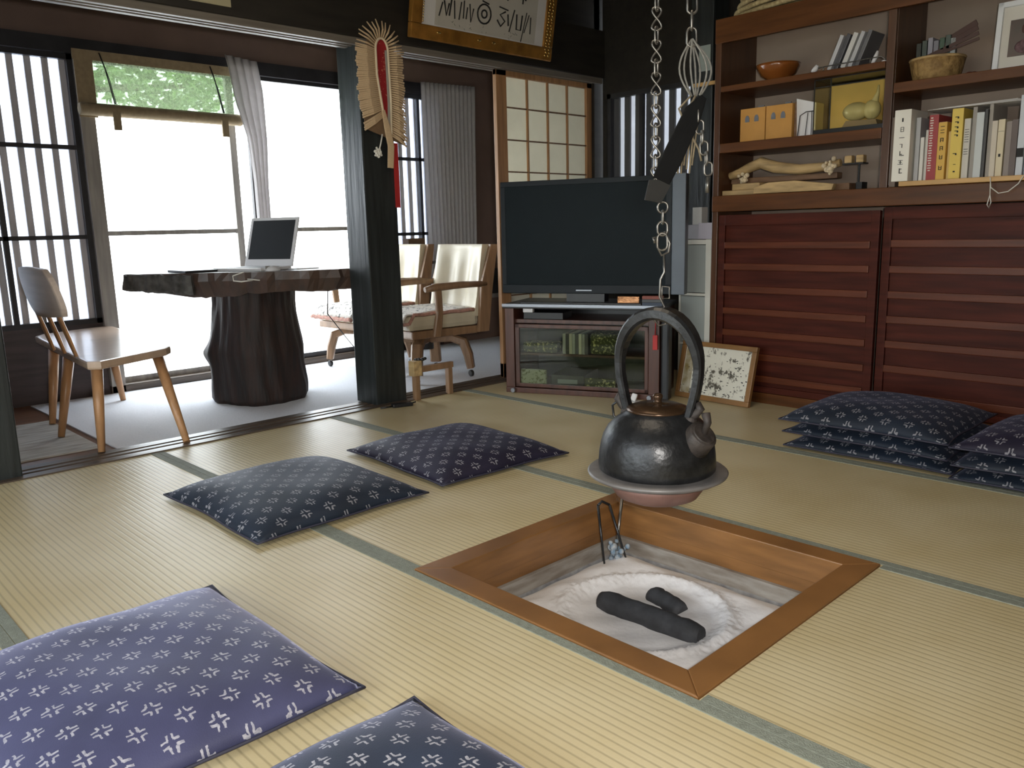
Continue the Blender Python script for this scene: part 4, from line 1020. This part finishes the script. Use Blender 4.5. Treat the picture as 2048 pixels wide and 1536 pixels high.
# television
tv = thing('television', 'large black flat screen television on the dark stand', 'television', TVO, th)
tx0, tx1 = -.012, .955
MB().box((tx0, .02, .575), (tx1, .10, 1.195), .006).build('casing', M['tv'], tv)
MB().box((tx1 + .0005, .012, .575), (tx1 + .072, .095, 1.20), .004).build('side_panel', M['tv_side'], tv)
MB().box((tx0, .010, 1.166), (tx1, .0195, 1.195), .003).box((tx0, .010, .625), (tx0 + .026, .0195, 1.166), .002).box((tx1 - .03, .010, .625), (tx1, .0195, 1.166), .002).build('bezel', M['tv'], tv)
box((tx0 + .026, .0125, .625), (tx1 - .03, .0195, 1.166)).build('screen', M['screen'], tv)
MB().box((tx0, .008, .578), (tx1, .0195, .624), .002).build('speaker_bar', M['tv'], tv)
box((.43, .0062, .592), (.52, .0078, .598)).build('badge', M['silver'], tv)
MB().box((.10, -.004, .516), (.80, .20, .528), .003).box((.36, .05, .528), (.58, .13, .575)).build('foot', M['device'], tv)
ondt('copper_packet', (.67, -.010, .5285), (.79, .004, .566), mat('crumpled_copper', (.36, .17, .075), .3, var=.3, scale=30, metal=.7, bump=.5), 'copper coloured crumpled packet at the right on the television stand', 'packet')
# red tag, brown panel and black bag at the stand's right end
tg = thing('red_tag', 'red tag on a red cord hung on the right end of the television stand', 'tag', Matrix.Translation(TVO) @ Matrix.Rotation(th, 4, 'Z') @ Vector((W - .02, -.014, 0)), th)
MB().box((-.013, -.004, .28), (.013, 0, .36), .003).build('tag_body', flat('tag_red', (.50, .02, .018), .5), tg)
MB().tube([(0, -.002, .36), (.002, -.002, .42), (0, -.002, .49)], .003, 6).build('tag_cord', flat('tag_red2', (.42, .02, .02), .5), tg)
t = thing('black_case', 'black upright case standing between television stand and leaning picture', 'case', Matrix.Translation(TVO) @ Matrix.Rotation(th, 4, 'Z') @ Vector((.930, .045, 0)), th)
MB().box((-.021, -.045, 0), (.021, .045, .43), .010).build('case_body', mat('black_case', (.012, .014, .018), .4), t)
MB().tube([(0, -.02, .43), (0, -.015, .45), (0, .015, .45), (0, .02, .43)], .004, 8).build('case_handle', M['device'], t)
Gs = 'books lying on the television stand end'
for j, (c, lab) in enumerate((((.05, .07, .11), 'dark blue book lowest at the right end of the television stand'), ((.09, .10, .11), 'grey book in the middle of the small pile by the drawers'), ((.26, .08, .06), 'red brown book on top of the small pile by the drawers'))):
    tagm(MB().box((-.055, -.008, 0), (.055, .03, .017), .002), 'book', flat('pile_book_%d' % j, c), lab, 'book', Gs, Matrix.Translation(TVO) @ Matrix.Rotation(th, 4, 'Z') @ Vector((.865, -.018, .5175 + .0175 * j)), (0, 0, th + .03 * j))
# leaning framed drawing
fx = thing('framed_drawing', 'oak framed ink drawing leaning at floor level against the slatted cabinet', 'picture', (2.448, .585, .0), 0, None, rot=(0, math.radians(14), math.radians(-3)))
hw, hh_ = .235, .315
m = MB()
for lo, hi in (((-.012, -hw, 0), (.012, hw, .028)), ((-.012, -hw, hh_ - .026), (.012, hw, hh_)), ((-.012, -hw, .028), (.012, -hw + .028, hh_ - .026)), ((-.012, hw - .026, .028), (.012, hw, hh_ - .026))): m.box(lo, hi, .003)
m.build('frame_moulding', M['picframe'], fx)
box((-.002, -hw + .028, .028), (.003, hw - .026, hh_ - .026)).build('drawing_sheet', M['drawing'], fx)
m = MB()
for j in range(70):
    yy = R.uniform(-.2, .2); zz = R.uniform(.04, .19) if R.random() < .8 else R.uniform(.19, .25)
    m.box((-.0032, yy - R.uniform(.0015, .006), zz - .0012), (-.002, yy + R.uniform(.0015, .006), zz + R.uniform(.001, .004)))
m.build('ink_marks', M['ink'], fx)
box((-.0028, .15, .03), (-.0021, .205, .285)).build('brown_stroke', mat('ochre_wash', (.24, .18, .06), .7, scale=20, col2=(.5, .46, .36)), fx)
tagm(MB().box((2.16, .87, .0005), (2.22, .93, .003)).box((2.175, .885, .003), (2.205, .915, .045), .006, rot=(.3, .2, .5)), 'white_paper', 'white', 'crumpled white paper on the tatami before the television stand', 'paper')

# ------------------------------------------------------------------ bench chair at the left
bchair = thing('wooden_chair', 'light wooden chair with broad backrest and three spindles beside the stump desk', 'chair', (0, 0, 0))
poly = [(-.195, 2.02), (-.15, 1.985), (.20, 2.16), (.245, 2.22), (.385, 3.42), (.35, 3.50), (-.02, 3.36), (-.075, 3.28)]
MB().prism(poly, .382, .420, 'z', .010).build('seat', M['chairseat_sheen'], bchair)
for pt, pb in (((-.125, 2.13), (-.172, 2.044)), ((.185, 2.24), (.161, 1.925)), ((-.115, 2.56), (-.212, 2.49)), ((-.075, 2.95), (-.158, 2.83)), ((.30, 3.28), (.318, 3.195))):
    MB().tube([(pt[0], pt[1], .385), (lerp(pt[0], pb[0], .4), lerp(pt[1], pb[1], .4), .23), (pb[0], pb[1], .0065 if pb[1] > 2.06 and pb[0] > -.1 else (.0085 if pb[0] < -.14 and pb[1] > 2.15 else .0065))], [.026, .023, .015], 14).build('leg', M['lightchair'], bchair)
def slab_back(u, v):
    return None
m = MB()
def backf(side):
    def f(u, v):
        z = lerp(.605, .812, v); x = lerp(-.225, -.275, v); hw_ = .27 * (1 - .10 * v - .18 * (2 * abs(v - .5)) ** 3)
        y = 2.43 + (2 * u - 1) * hw_
        return (x + side * .011 - .02 * (1 - (2 * u - 1) ** 2) + .02, y, z + .012 * math.cos((2 * u - 1) * 1.4) * (2 * v - 1))
    return f
m.grid(backf(-1), 20, 12, flip=True).grid(backf(1), 20, 12)
bmesh.ops.remove_doubles(m.bm, verts=m.bm.verts, dist=.0001)
bd = [e for e in m.bm.edges if len(e.link_faces) == 1]
vb = backf(-1); va = backf(1)
per = [(i / 20, 0) for i in range(20)] + [(1, j / 12) for j in range(12)] + [(1 - i / 20, 1) for i in range(20)] + [(0, 1 - j / 12) for j in range(12)]
for i in range(len(per)):
    q0, q1 = per[i], per[(i + 1) % len(per)]
    m.bm.faces.new([m.bm.verts.new(Vector(v)) for v in (vb(*q0), vb(*q1), va(*q1), va(*q0))])
bmesh.ops.remove_doubles(m.bm, verts=m.bm.verts, dist=.0001); bmesh.ops.recalc_face_normals(m.bm, faces=m.bm.faces)
m.build('backrest', M['chairback_lit'], bchair)
for y in (2.26, 2.43, 2.60):
    p0, p1 = Vector((-.165, y, .415)), Vector((-.232, y + .0, .66))
    MB().strap([p0.lerp(p1, i / 8) for i in range(9)], (0, 1, 0), [.018 + .030 * math.sin(PI * min(1, i / 8 * 1.1)) for i in range(9)], .014).build('spindle', M['lightchair'], bchair)

# ------------------------------------------------------------------ stump desk
dk = thing('stump_desk', 'live edge slab desk on a dark tree stump before the glass doors', 'desk', (.90, 2.62, 0))
def stf(a_, z):
    v = 1 + .05 * math.sin(3 * a_ + .7 + z * 2) + .035 * math.sin(5 * a_ + 2 * z) + .018 * math.sin(11 * a_ + 6 * z) + .012 * math.sin(19 * a_ + 3 * math.sin(5 * z))
    d = math.atan2(math.sin(a_ - 2.38), math.cos(a_ - 2.38)); v += .15 * math.exp(-(d / .42) ** 2 - ((z - .28) / .055) ** 2)      # burl facing left
    d = math.atan2(math.sin(a_ + .75), math.cos(a_ + .75)); v += .07 * math.exp(-(d / .4) ** 2 - ((z - .10) / .12) ** 2)
    return v
prof = [(.250, .0065), (.262, .03), (.262, .08), (.258, .14), (.257, .20), (.260, .25), (.262, .29), (.256, .33), (.246, .38), (.236, .44), (.228, .50), (.222, .56), (.222, .62), (.222, .66)]
prof = [(lerp(a_[0], b_[0], j / 4), lerp(a_[1], b_[1], j / 4)) for a_, b_ in zip(prof, prof[1:]) for j in range(4)] + [prof[-1]]
MB().lathe(prof, 128, fn=stf).build('stump', M['stump'], dk)
fr = [(.315, 2.94), (.42, 2.78), (.55, 2.60), (.68, 2.44), (.82, 2.30), (1.0, 2.18), (1.15, 2.125), (1.30, 2.115), (1.40, 2.16)]
bk_ = [(1.42, 2.95), (1.3, 3.10), (.9, 3.18), (.55, 3.17), (.40, 3.08)]
ctr = Vector((1.0, 2.65))
outl = [Vector(q) for q in fr + bk_]
# densify and roughen
dense = []
for i in range(len(outl)):
    a_, b_ = outl[i], outl[(i + 1) % len(outl)]
    for j in range(5):
        q = a_.lerp(b_, j / 5); dense.append(q + (q - ctr).normalized() * R.uniform(-.008, .008))
def under(q):
    x = q.x
    return .655 if x < .42 else lerp(.655, .615, min(1, (x - .42) / .15)) if x < .75 else .632
m = MB(); n = len(dense)
tp = [m.bm.verts.new((q.x - .90, q.y - 2.62, .745 + (R.uniform(-.004, .0) if q.x < .5 else 0))) for q in dense]
mid = [m.bm.verts.new((q.x - .90 + R.uniform(-.006, .006), q.y - 2.62 + R.uniform(-.006, .006), .70)) for q in [c2 + (c2 - ctr).normalized() * .006 for c2 in dense]]
bt = [m.bm.verts.new((q.x - .90, q.y - 2.62, under(q) + R.uniform(-.008, .008))) for q in [c2 - (c2 - ctr).normalized() * .03 for c2 in dense]]
for i in range(n):
    j = (i + 1) % n
    m.bm.faces.new((mid[i], mid[j], tp[j], tp[i])); m.bm.faces.new((bt[i], bt[j], mid[j], mid[i]))
m.bm.faces.new(tp); m.bm.faces.new(bt[::-1]); bmesh.ops.recalc_face_normals(m.bm, faces=m.bm.faces)
m.build('slab', M['slab'], dk)
m = MB(); pts = []; ws = []; ths = []
for i in range(23):
    q = Vector(fr[0]).lerp(Vector(fr[2]), i / 22) - Vector((.90, 2.62)); q += Vector((-.5, -.6)).normalized() * (.010 + R.uniform(-.003, .005))
    pts.append((q.x, q.y, .698 - .016 * i / 22 + R.uniform(-.003, .003))); ws.append(.086 + .02 * i / 22 + R.uniform(-.008, .006)); ths.append(.030 + R.uniform(-.007, .007))
m.strap(pts, (0, 0, 1), ws, ths)
m.build('bark_edge', M['bark'], dk)
# laptop
lp = thing('laptop', 'open white laptop with black screen on the stump desk', 'laptop', (.90, 2.58, .7455), .40)
MB().box((-.15, -.165, .0), (.112, .165, .016), .004).build('laptop_base', M['white'], lp)
box((-.10, -.13, .016), (.05, .13, .0175)).build('keyboard', flat('keyboard_grey', (.35, .35, .36)), lp)
sc_ = MB().box((0, -.17, 0), (.010, .17, .29), .004).build('display_lid', M['white'], lp, (.112, 0, .016), (0, math.radians(19), 0))
box((-.0008, -.150, .040), (.0002, .150, .272)).build('display', M['lap_screen'], sc_)
t = thing('computer_mouse', 'white rounded computer mouse on the desk before the laptop', 'mouse', (.90, 2.375, .7455))
MB().sphere((0, 0, .0), .028, (1.55, 1.05, .95), 20).build('mouse_body', M['white'], t); box((-.043, -.001, .006), (-.012, .001, .026)).build('button_gap', M['inkgrey'], t)
for v in t.children[0].data.vertices: v.co.z = max(0.0005, v.co.z)
tagm(MB().box((.52, 2.62, .7455), (.70, 2.86, .758), .002), 'dark_folder', 'device', 'dark flat folder lying on the desk left of the laptop', 'folder')
tagm(MB().tube([(.71, 2.335, .748), (.66, 2.36, .73), (.655, 2.345, .705), (.685, 2.318, .700), (.73, 2.28, .706), (.71, 2.30, .712), (.76, 2.26, .704)], .0035, 6), 'white_cable', 'whitecord', 'white cable bundle hanging over the front edge of the desk', 'cable')
tagm(MB().tube([(1.10, 2.155, .63), (1.11, 2.19, .50), (1.30, 2.32, .34), (1.48, 2.42, .18), (1.55, 2.45, .012)], .003, 6), 'black_cable', 'device', 'thin black cable dangling below the desk edge', 'cable')
tagm(MB().box((1.02, 2.33, .7455), (1.16, 2.42, .750), .001), 'note_papers', 'paper', 'loose white papers on the desk right of the laptop', 'papers')

# ------------------------------------------------------------------ swivel armchairs (local +x = front)
def armchair(loc, rz, label):
    t = thing('swivel_armchair', label, 'armchair', loc, rz, 'cream leather swivel armchairs by the desk')
    MB().box((-.25, -.245, .34), (.27, .245, .435), .03).build('seat', M['leather'], t)
    MB().box((-.25, -.25, .29), (.25, .25, .3395), .012).build('seat_frame', M['armwood'], t)
    def bf(u, v):
        y = (2 * u - 1) * .262 * (1 - .04 * v); z = lerp(.40, .845, v); x = -.255 - .085 * v + .05 * (2 * u - 1) ** 2 + .012 * math.sin(6 * u * PI) * math.sin(PI * v)
        return x, y, z
    m = MB().grid(lambda u, v: bf(u, v), 24, 14).grid(lambda u, v: tuple(Vector(bf(u, v)) - Vector((.075 * (1 - .35 * v), 0, 0))), 24, 14, flip=True)
    per = [(i / 24, 0) for i in range(24)] + [(1, j / 14) for j in range(14)] + [(1 - i / 24, 1) for i in range(24)] + [(0, 1 - j / 14) for j in range(14)]
    for i in range(len(per)):
        q0, q1 = per[i], per[(i + 1) % len(per)]
        a0, a1 = Vector(bf(*q0)), Vector(bf(*q1)); o0 = Vector((.075 * (1 - .35 * q0[1]), 0, 0)); o1 = Vector((.075 * (1 - .35 * q1[1]), 0, 0))
        m.bm.faces.new([m.bm.verts.new(v) for v in (a0, a1, a1 - o1, a0 - o0)])
    bmesh.ops.remove_doubles(m.bm, verts=m.bm.verts, dist=.0005); bmesh.ops.recalc_face_normals(m.bm, faces=m.bm.faces)
    m.build('backrest', M['leather'], t)
    for s in (-1, 1):
        MB().prism([(-.30, .30), (-.22, .30), (-.25, .60), (-.33, .845), (-.385, .845), (-.34, .60)], s * .275 - .014, s * .275 + .014, 'y', .004).build('back_post', M['armwood'], t)
        MB().tube([(-.29, s * .275, .600), (-.10, s * .282, .605), (.10, s * .285, .600), (.17, s * .282, .590)], [.018, .022, .024, .016], 10).build('armrest', M['armwood'], t)
        MB().strap([(.08, s * .283, .59), (.07, s * .28, .45), (.09, s * .272, .30)], (1, 0, 0), [.05, .045, .06], .026).build('arm_support', M['armwood'], t)
    MB().lathe([(.05, .19), (.05, .29)], 16).build('swivel_column', M['caster'], t)
    for a_ in (45, 135, 225, 315):
        q = math.radians(a_); dx, dy = math.cos(q), math.sin(q)
        l = MB().strap([(.03 * dx, .03 * dy, .255), (.17 * dx, .17 * dy, .262), (.245 * dx, .245 * dy, .235), (.275 * dx, .275 * dy, .15), (.29 * dx, .29 * dy, .062)], (-dy, dx, 0), .072, [.05, .05, .06, .055, .045]).build('leg', M['armwood'], t)
        MB().lathe([(.018, 0), (.0215, .004), (.0215, .018), (.018, .022)], 14).build('caster', M['caster'], l, (.29 * dx - .011, .29 * dy, .0280), (0, PI / 2, 0))
    return t
ac = armchair((1.94, 2.385, .0), PI - .10, 'cream leather swivel armchair, nearer one, draped with a patterned throw')
ac2 = dup(ac, (1.97, 3.06, .0), (0, 0, PI + .04), 'cream leather swivel armchair, farther one, partly hidden behind the black pillar')
# throw on the near chair
def throw(name, cx, cy, rz, label):
    t = thing(name, label, 'throw', (cx, cy, 0), rz)
    def f(u, v):
        x = lerp(-.235, .31, u); y = (2 * v - 1) * .232
        z = .442 + .006 * math.sin(14 * u + 9 * v) * math.sin(11 * v)
        if x > .27: z -= (x - .27) * 1.6
        return (x, y, z + .015 * max(0, .3 - abs(x + .05)) * (1 if v < .5 else .6))
    o = MB().grid(f, 30, 24).build('throw_cloth', M['throw'], t); md = o.modifiers.new('t', 'SOLIDIFY'); md.thickness = .008; md.offset = 1
    MB().tube([(.315, (2 * i / 20 - 1) * .232, .372 + .004 * math.sin(i * 2.1)) for i in range(21)], .013, 8).build('throw_edge', M['throw_edge'], t)
    MB().tube([(lerp(-.22, .30, i / 14), .238, .440 + .003 * math.sin(i * 1.7) - (.05 if i > 12 else 0)) for i in range(15)], .011, 8).build('side_edge', M['throw_edge'], t)
    return t
throw('chair_throw', 1.94, 2.385, PI - .10, 'white throw with dark pattern and pink edge over the nearer armchair seat')
throw('chair_throw', 1.97, 3.06, PI + .04, 'white throw with dark pattern on the farther armchair seat')
# little things by the pillar
t = thing('wooden_trestle', 'low pale ended wooden trestle with trinkets at the foot of the black pillar', 'stand', (1.455, 1.862, .0005))
MB().box((-.035, -.025, .14), (.022, .025, .225), .003).build('end_block', M['oldwood'], t)
MB().box((.022, -.015, .155), (.26, .015, .188), .003).build('rail', M['armwood'], t)
MB().box((-.02, -.018, 0), (.010, .018, .14), .002).build('leg', M['armwood'], t)
MB().box((.22, -.016, 0), (.25, .016, .155), .002).build('leg', M['armwood'], t)
m = MB()
for _ in range(12): m.sphere((R.uniform(-.01, .07), R.uniform(-.018, .018), .228 + R.uniform(-.034, .006) * (1 if _ % 2 else 0)), R.uniform(.006, .011), (1.4, 1, .9), 8)
m.build('trinkets', M['device'], t)
t = thing('black_clasp', 'small black metal clasp lying on the tatami before the pillar', 'clasp', (1.29, 1.79, .0005), math.radians(-18))
MB().box((-.055, -.022, 0), (.06, .022, .020), .006).build('clasp_body', M['device'], t)
MB().tube([(-.12, -.005, .006), (-.055, 0, .008)], .005, 8).tube([(.06, .005, .012), (.085, .012, .014)], .004, 8).build('clasp_pin', M['caster'], t)
t = thing('small_crate', 'brown small crate on the sill of the window behind the armchairs', 'crate', (2.70, YW - .025, .70))
MB().box((-.08, -.055, .0), (.08, .02, .012)).box((-.08, -.055, .012), (-.068, .02, .18)).box((.068, -.055, .012), (.08, .02, .18)).box((-.068, -.055, .012), (.068, -.046, .18)).build('crate_body', M['oldwood_dk'], t)
struct('trim_7', box((2.31, YW - .09, .675), (3.0, YW - .001, .699), .003), 'frame_dk')

# ------------------------------------------------------------------ straw charm on the pillar
oc = thing('straw_charm', 'straw fringed loop charm with red brocade and ribbon hung on the black pillar', 'charm', (1.34, 1.893, 0))
# inner core: narrow U (teardrop), coordinates x (right), z (up)
def core(t_):    # t 0..1 from lower left up over the top to lower right
    if t_ < .42: q = t_ / .42; return Vector((lerp(-.005, -.036, min(1, q * 1.6)), 0, lerp(1.53, 1.86, q)))
    if t_ < .58: q = (t_ - .42) / .16; a_ = PI - PI * q; return Vector((.002 + .038 * math.cos(a_), 0, 1.86 + .055 * math.sin(a_)))
    q = (t_ - .58) / .42; return Vector((lerp(.040, .045, min(1, q * 1.5)) - .02 * max(0, q - .6), 0, lerp(1.86, 1.44, q)))
ENDS = []; m = MB(); NB = 92
for i in range(NB):
    t_ = i / (NB - 1); p_ = core(t_) + Vector((0, -.008, 0))
    if t_ < .42:
        q = t_ / .42; end = Vector((lerp(-.125, -.155, min(1, q * 3)) if q < .33 else -.155 + .004 * math.sin(i), -.012, p_.z + lerp(-.055, .015, q) - (.02 if q < .1 else 0)))
    elif t_ < .58:
        q = (t_ - .42) / .16; a_ = PI - PI * q; end = Vector((-.005 + .145 * math.cos(a_) * (1 if q < .5 else .95), -.012, 1.875 + .125 * math.sin(a_) + R.uniform(-.006, .006)))
    else:
        q = (t_ - .58) / .42; end = Vector((.135 + .004 * math.sin(i * 1.3), -.012, p_.z + lerp(.02, -.055, q)))
    end += Vector((R.uniform(-.005, .005), R.uniform(-.004, .004), 0))
    midp = p_.lerp(end, .5) + Vector((0, -.012, 0))
    m.strap([p_, midp, end], (0, 0, 1) if abs(end.x - p_.x) > abs(end.z - p_.z) else (1, 0, 0), [.006, .0098, .0092 if not .40 < t_ < .62 else .005], .004)
    if not .40 < t_ < .60: ENDS.append((p_.lerp(end, .90).x, p_.lerp(end, .90).z))
    else: ENDS.append((p_.lerp(end, .45).x, p_.lerp(end, .45).z))
m.build('straw_fringe', M['straw'], oc)
MB().prism(ENDS, -.006, -.0005, 'y').build('backing', mat('straw_gap_shade', (.17, .105, .055), .8, var=.2), oc)  # added dark sheet, paints the shade in the gaps between straws
MB().tube([core(i / 60) + Vector((0, -.014, 0)) for i in range(61)], .0065, 8).build('rim_cord', M['straw_rim'], oc)
m = MB(); L_ = [core(i / 30) for i in range(31)]
m.prism([(v.x, v.z) for v in L_], -.008, -.003, 'y'); m.build('brocade_panel', M['red'], oc)
m = MB().strap([(.030, -.012, 1.86), (.036, -.012, 1.75), (.036, -.012, 1.60), (.020, -.012, 1.45)], (1, 0, 0), [.016, .024, .022, .008], .006); m.build('inner_band', mat('grey_band', (.34, .32, .28), .7), oc)
MB().strap([(-.012, -.02, 1.56), (.008, -.02, 1.47), (.028, -.018, 1.38), (.022, -.012, 1.27)], (1, 0, 0), [.02, .038, .04, .038], .008).build('straw_tail', M['straw'], oc)
MB().box((.048, -.007, 1.065), (.080, -.005, 1.40)).build('ribbon', M['ribbon'], oc)
m = MB()
for _ in range(34): m.sphere((-.052 + R.gauss(0, .010), -.014, 1.345 + R.gauss(0, .014)), R.uniform(.005, .009), seg=8)
m.tube([(-.02, -.012, 1.44), (-.035, -.014, 1.39), (-.05, -.014, 1.35)], .004, 6); m.build('white_tassel', M['whitecord'], oc)

# ------------------------------------------------------------------ calligraphy picture and slip on the lintel
pf = thing('calligraphy_picture', 'gilt framed calligraphy leaning out from the dark wall above the lintel', 'picture', (2.03, 1.84, 1.935), 0, None, rot=(math.radians(10), 0, 0))
pw2, ph2 = .535, .62
m = MB()
for lo, hi in (((-pw2, -.012, 0), (pw2, .022, .075)), ((-pw2, -.012, ph2 - .07), (pw2, .022, ph2)), ((-pw2, -.012, .075), (-pw2 + .07, .022, ph2 - .07))): m.box(lo, hi, .006)
m.box((pw2 - .08, -.012, .075), (pw2, .022, ph2 - .07), .006); m.build('frame_moulding', M['gold'], pf)
m = MB()
for j in range(34):
    z = .03 + j * .017
    for o_ in (0, .028): m.sphere((pw2 - .062 + o_ + .006 * (j % 2), -.013, z), .0085, (.8, .5, 1.0), 8)
m.build('gilt_beading', M['goldrope'], pf)
m = MB()
for j in range(40): m.sphere((-pw2 + .075, -.010, .09 + j * .013), .004, (1, .5, 1.5), 6)
m.build('gilt_beading', M['goldrope'], pf)
for xx in (-.35, -.06, .05): MB().sphere((xx, -.013, .045), .010, (1.6, .4, .7), 8).build('gilt_fitting', M['goldrope'], pf)
box((-pw2 + .07, .0, .075), (pw2 - .08, .006, ph2 - .07)).build('sheet', M['paper'], pf)
box((-pw2 + .16, -.001, .082), (pw2 - .15, -.0002, ph2 - .09)).build('inner_sheet', mat('aged_sheet', (.50, .47, .41), .7, var=.05), pf)
m = MB(); rr = random.Random(5)
def brush(pts, r): m.tube([(x_, -.0016, z_) for x_, z_ in pts], r, 6)
x = -.33
brush([(x, .20), (x - .02, .13)], .004); brush([(x + .01, .21), (x + .03, .14), (x + .045, .20)], .005); brush([(x + .06, .22), (x + .05, .14)], .005); brush([(x + .08, .22), (x + .09, .13)], .004)
x = -.20
brush([(x, .22), (x - .01, .13)], .004); brush([(x + .02, .23), (x + .02, .14)], .004); brush([(x + .045, .2), (x + .04, .14)], .004); brush([(x + .06, .22), (x + .075, .13), (x + .09, .2)], .004)
x = -.03
brush([(x + .05 * math.cos(q), .185 + .05 * math.sin(q)) for q in [i * 2 * PI / 16 for i in range(17)]], .005); brush([(x + .02 * math.cos(q), .185 + .02 * math.sin(q)) for q in [i * 2 * PI / 12 for i in range(13)]], .005); brush([(x - .02, .25), (x + .03, .24)], .004)
x = .10
brush([(x - .03, .17), (x + .0, .14), (x + .03, .17), (x - .01, .2), (x + .03, .22)], .005); brush([(x + .05, .21), (x + .06, .15)], .005); brush([(x - .02, .24), (x + .05, .23)], .004)
x = .22
brush([(x - .02, .24), (x - .05, .12)], .004); brush([(x, .22), (x + .005, .14), (x + .04, .14), (x + .045, .22)], .005); brush([(x + .08, .24), (x + .05, .08)], .003); brush([(x + .10, .23), (x + .07, .13)], .003); brush([(x + .115, .22), (x + .12, .13)], .004)
for x in (-.30, -.18, -.02, .12, .24):
    brush([(x, .30), (x + .01, .40), (x + .05, .42), (x + .04, .30)], .006); brush([(x - .02, .35), (x + .06, .35)], .005); brush([(x + .02, .44), (x + .02, .28)], .005)
m.build('brush_strokes', M['ink'], pf)
m = MB()
for x in (-.26, -.18, -.12, -.02, .16, .20, .22): 
    for _ in range(3):
        a_ = (x + rr.uniform(-.02, .02), .10 + rr.uniform(-.012, .015)); m.tube([(a_[0], -.0014, a_[1]), (a_[0] + rr.uniform(-.012, .012), -.0014, a_[1] + rr.uniform(-.012, .012))], .0012, 5)
m.build('small_signature', M['inkgrey'], pf)
tagm(MB().box((.22, 1.879, 1.938), (.535, 1.8835, 2.15)), 'paper_slip', flat('beige_paper', (.42, .38, .24)), 'beige paper slip pinned on the dark beam above the left doors', 'paper')

# ------------------------------------------------------------------ light
wd = bpy.data.worlds.new('sky'); S.world = wd; wd.use_nodes = True
bg = wd.node_tree.nodes['Background']; bg.inputs[0].default_value = (.90, .95, 1.0, 1); bg.inputs[1].default_value = 7.0
def area(name, loc, rot, sx, sy_, power, col=(1, 1, 1), portal=False, shape='RECTANGLE'):
    l = bpy.data.lights.new(name, 'AREA'); l.shape = shape; l.size = sx; l.size_y = sy_; l.energy = power; l.color = col
    if portal: l.cycles.is_portal = True
    o = bpy.data.objects.new(name, l); C.objects.link(o); o.location = loc; o.rotation_euler = rot
    return o
area('portal_doors', (.8, YW + .25, 1.0), (-PI / 2, 0, 0), 3.4, 2.0, 1, portal=True)
area('portal_right', (2.65, YW + .25, 1.3), (-PI / 2, 0, 0), .8, 1.4, 1, portal=True)
area('portal_left', (XL - .15, -.1, .93), (0, -PI / 2, 0), 1.7, 3.7, 1, portal=True)
area('portal_lattice', (XR + .2, 1.43, 1.3), (0, PI / 2, 0), 1.1, 1.0, 1, portal=True)
# ceiling lamp over the room, out of the picture, and the camera's flash
area('ceiling_lamp', (.6, -.1, 2.40), (0, 0, 0), 1.1, 1.1, 9, (1.0, .84, .64), shape='DISK')
area('camera_flash', (-1.22, -1.80, 1.03), co.rotation_euler, .09, .06, 25, (1.0, .95, .88))
bpy.data.objects['camera_flash'].matrix_world = Matrix.Translation((-1.235, -1.82, 1.00)) @ co.matrix_world.to_3x3().to_4x4()

S.view_settings.view_transform = 'Standard'; S.view_settings.look = 'None'; S.view_settings.gamma = 1; S.view_settings.exposure = 0.5
S.view_settings.use_curve_mapping = False
S.cycles.use_denoising = True
S.cycles.max_bounces = 8; S.cycles.diffuse_bounces = 5; S.cycles.transparent_max_bounces = 12
S.cycles.sample_clamp_indirect = 6.0
S.cycles.caustics_reflective = False; S.cycles.caustics_refractive = False
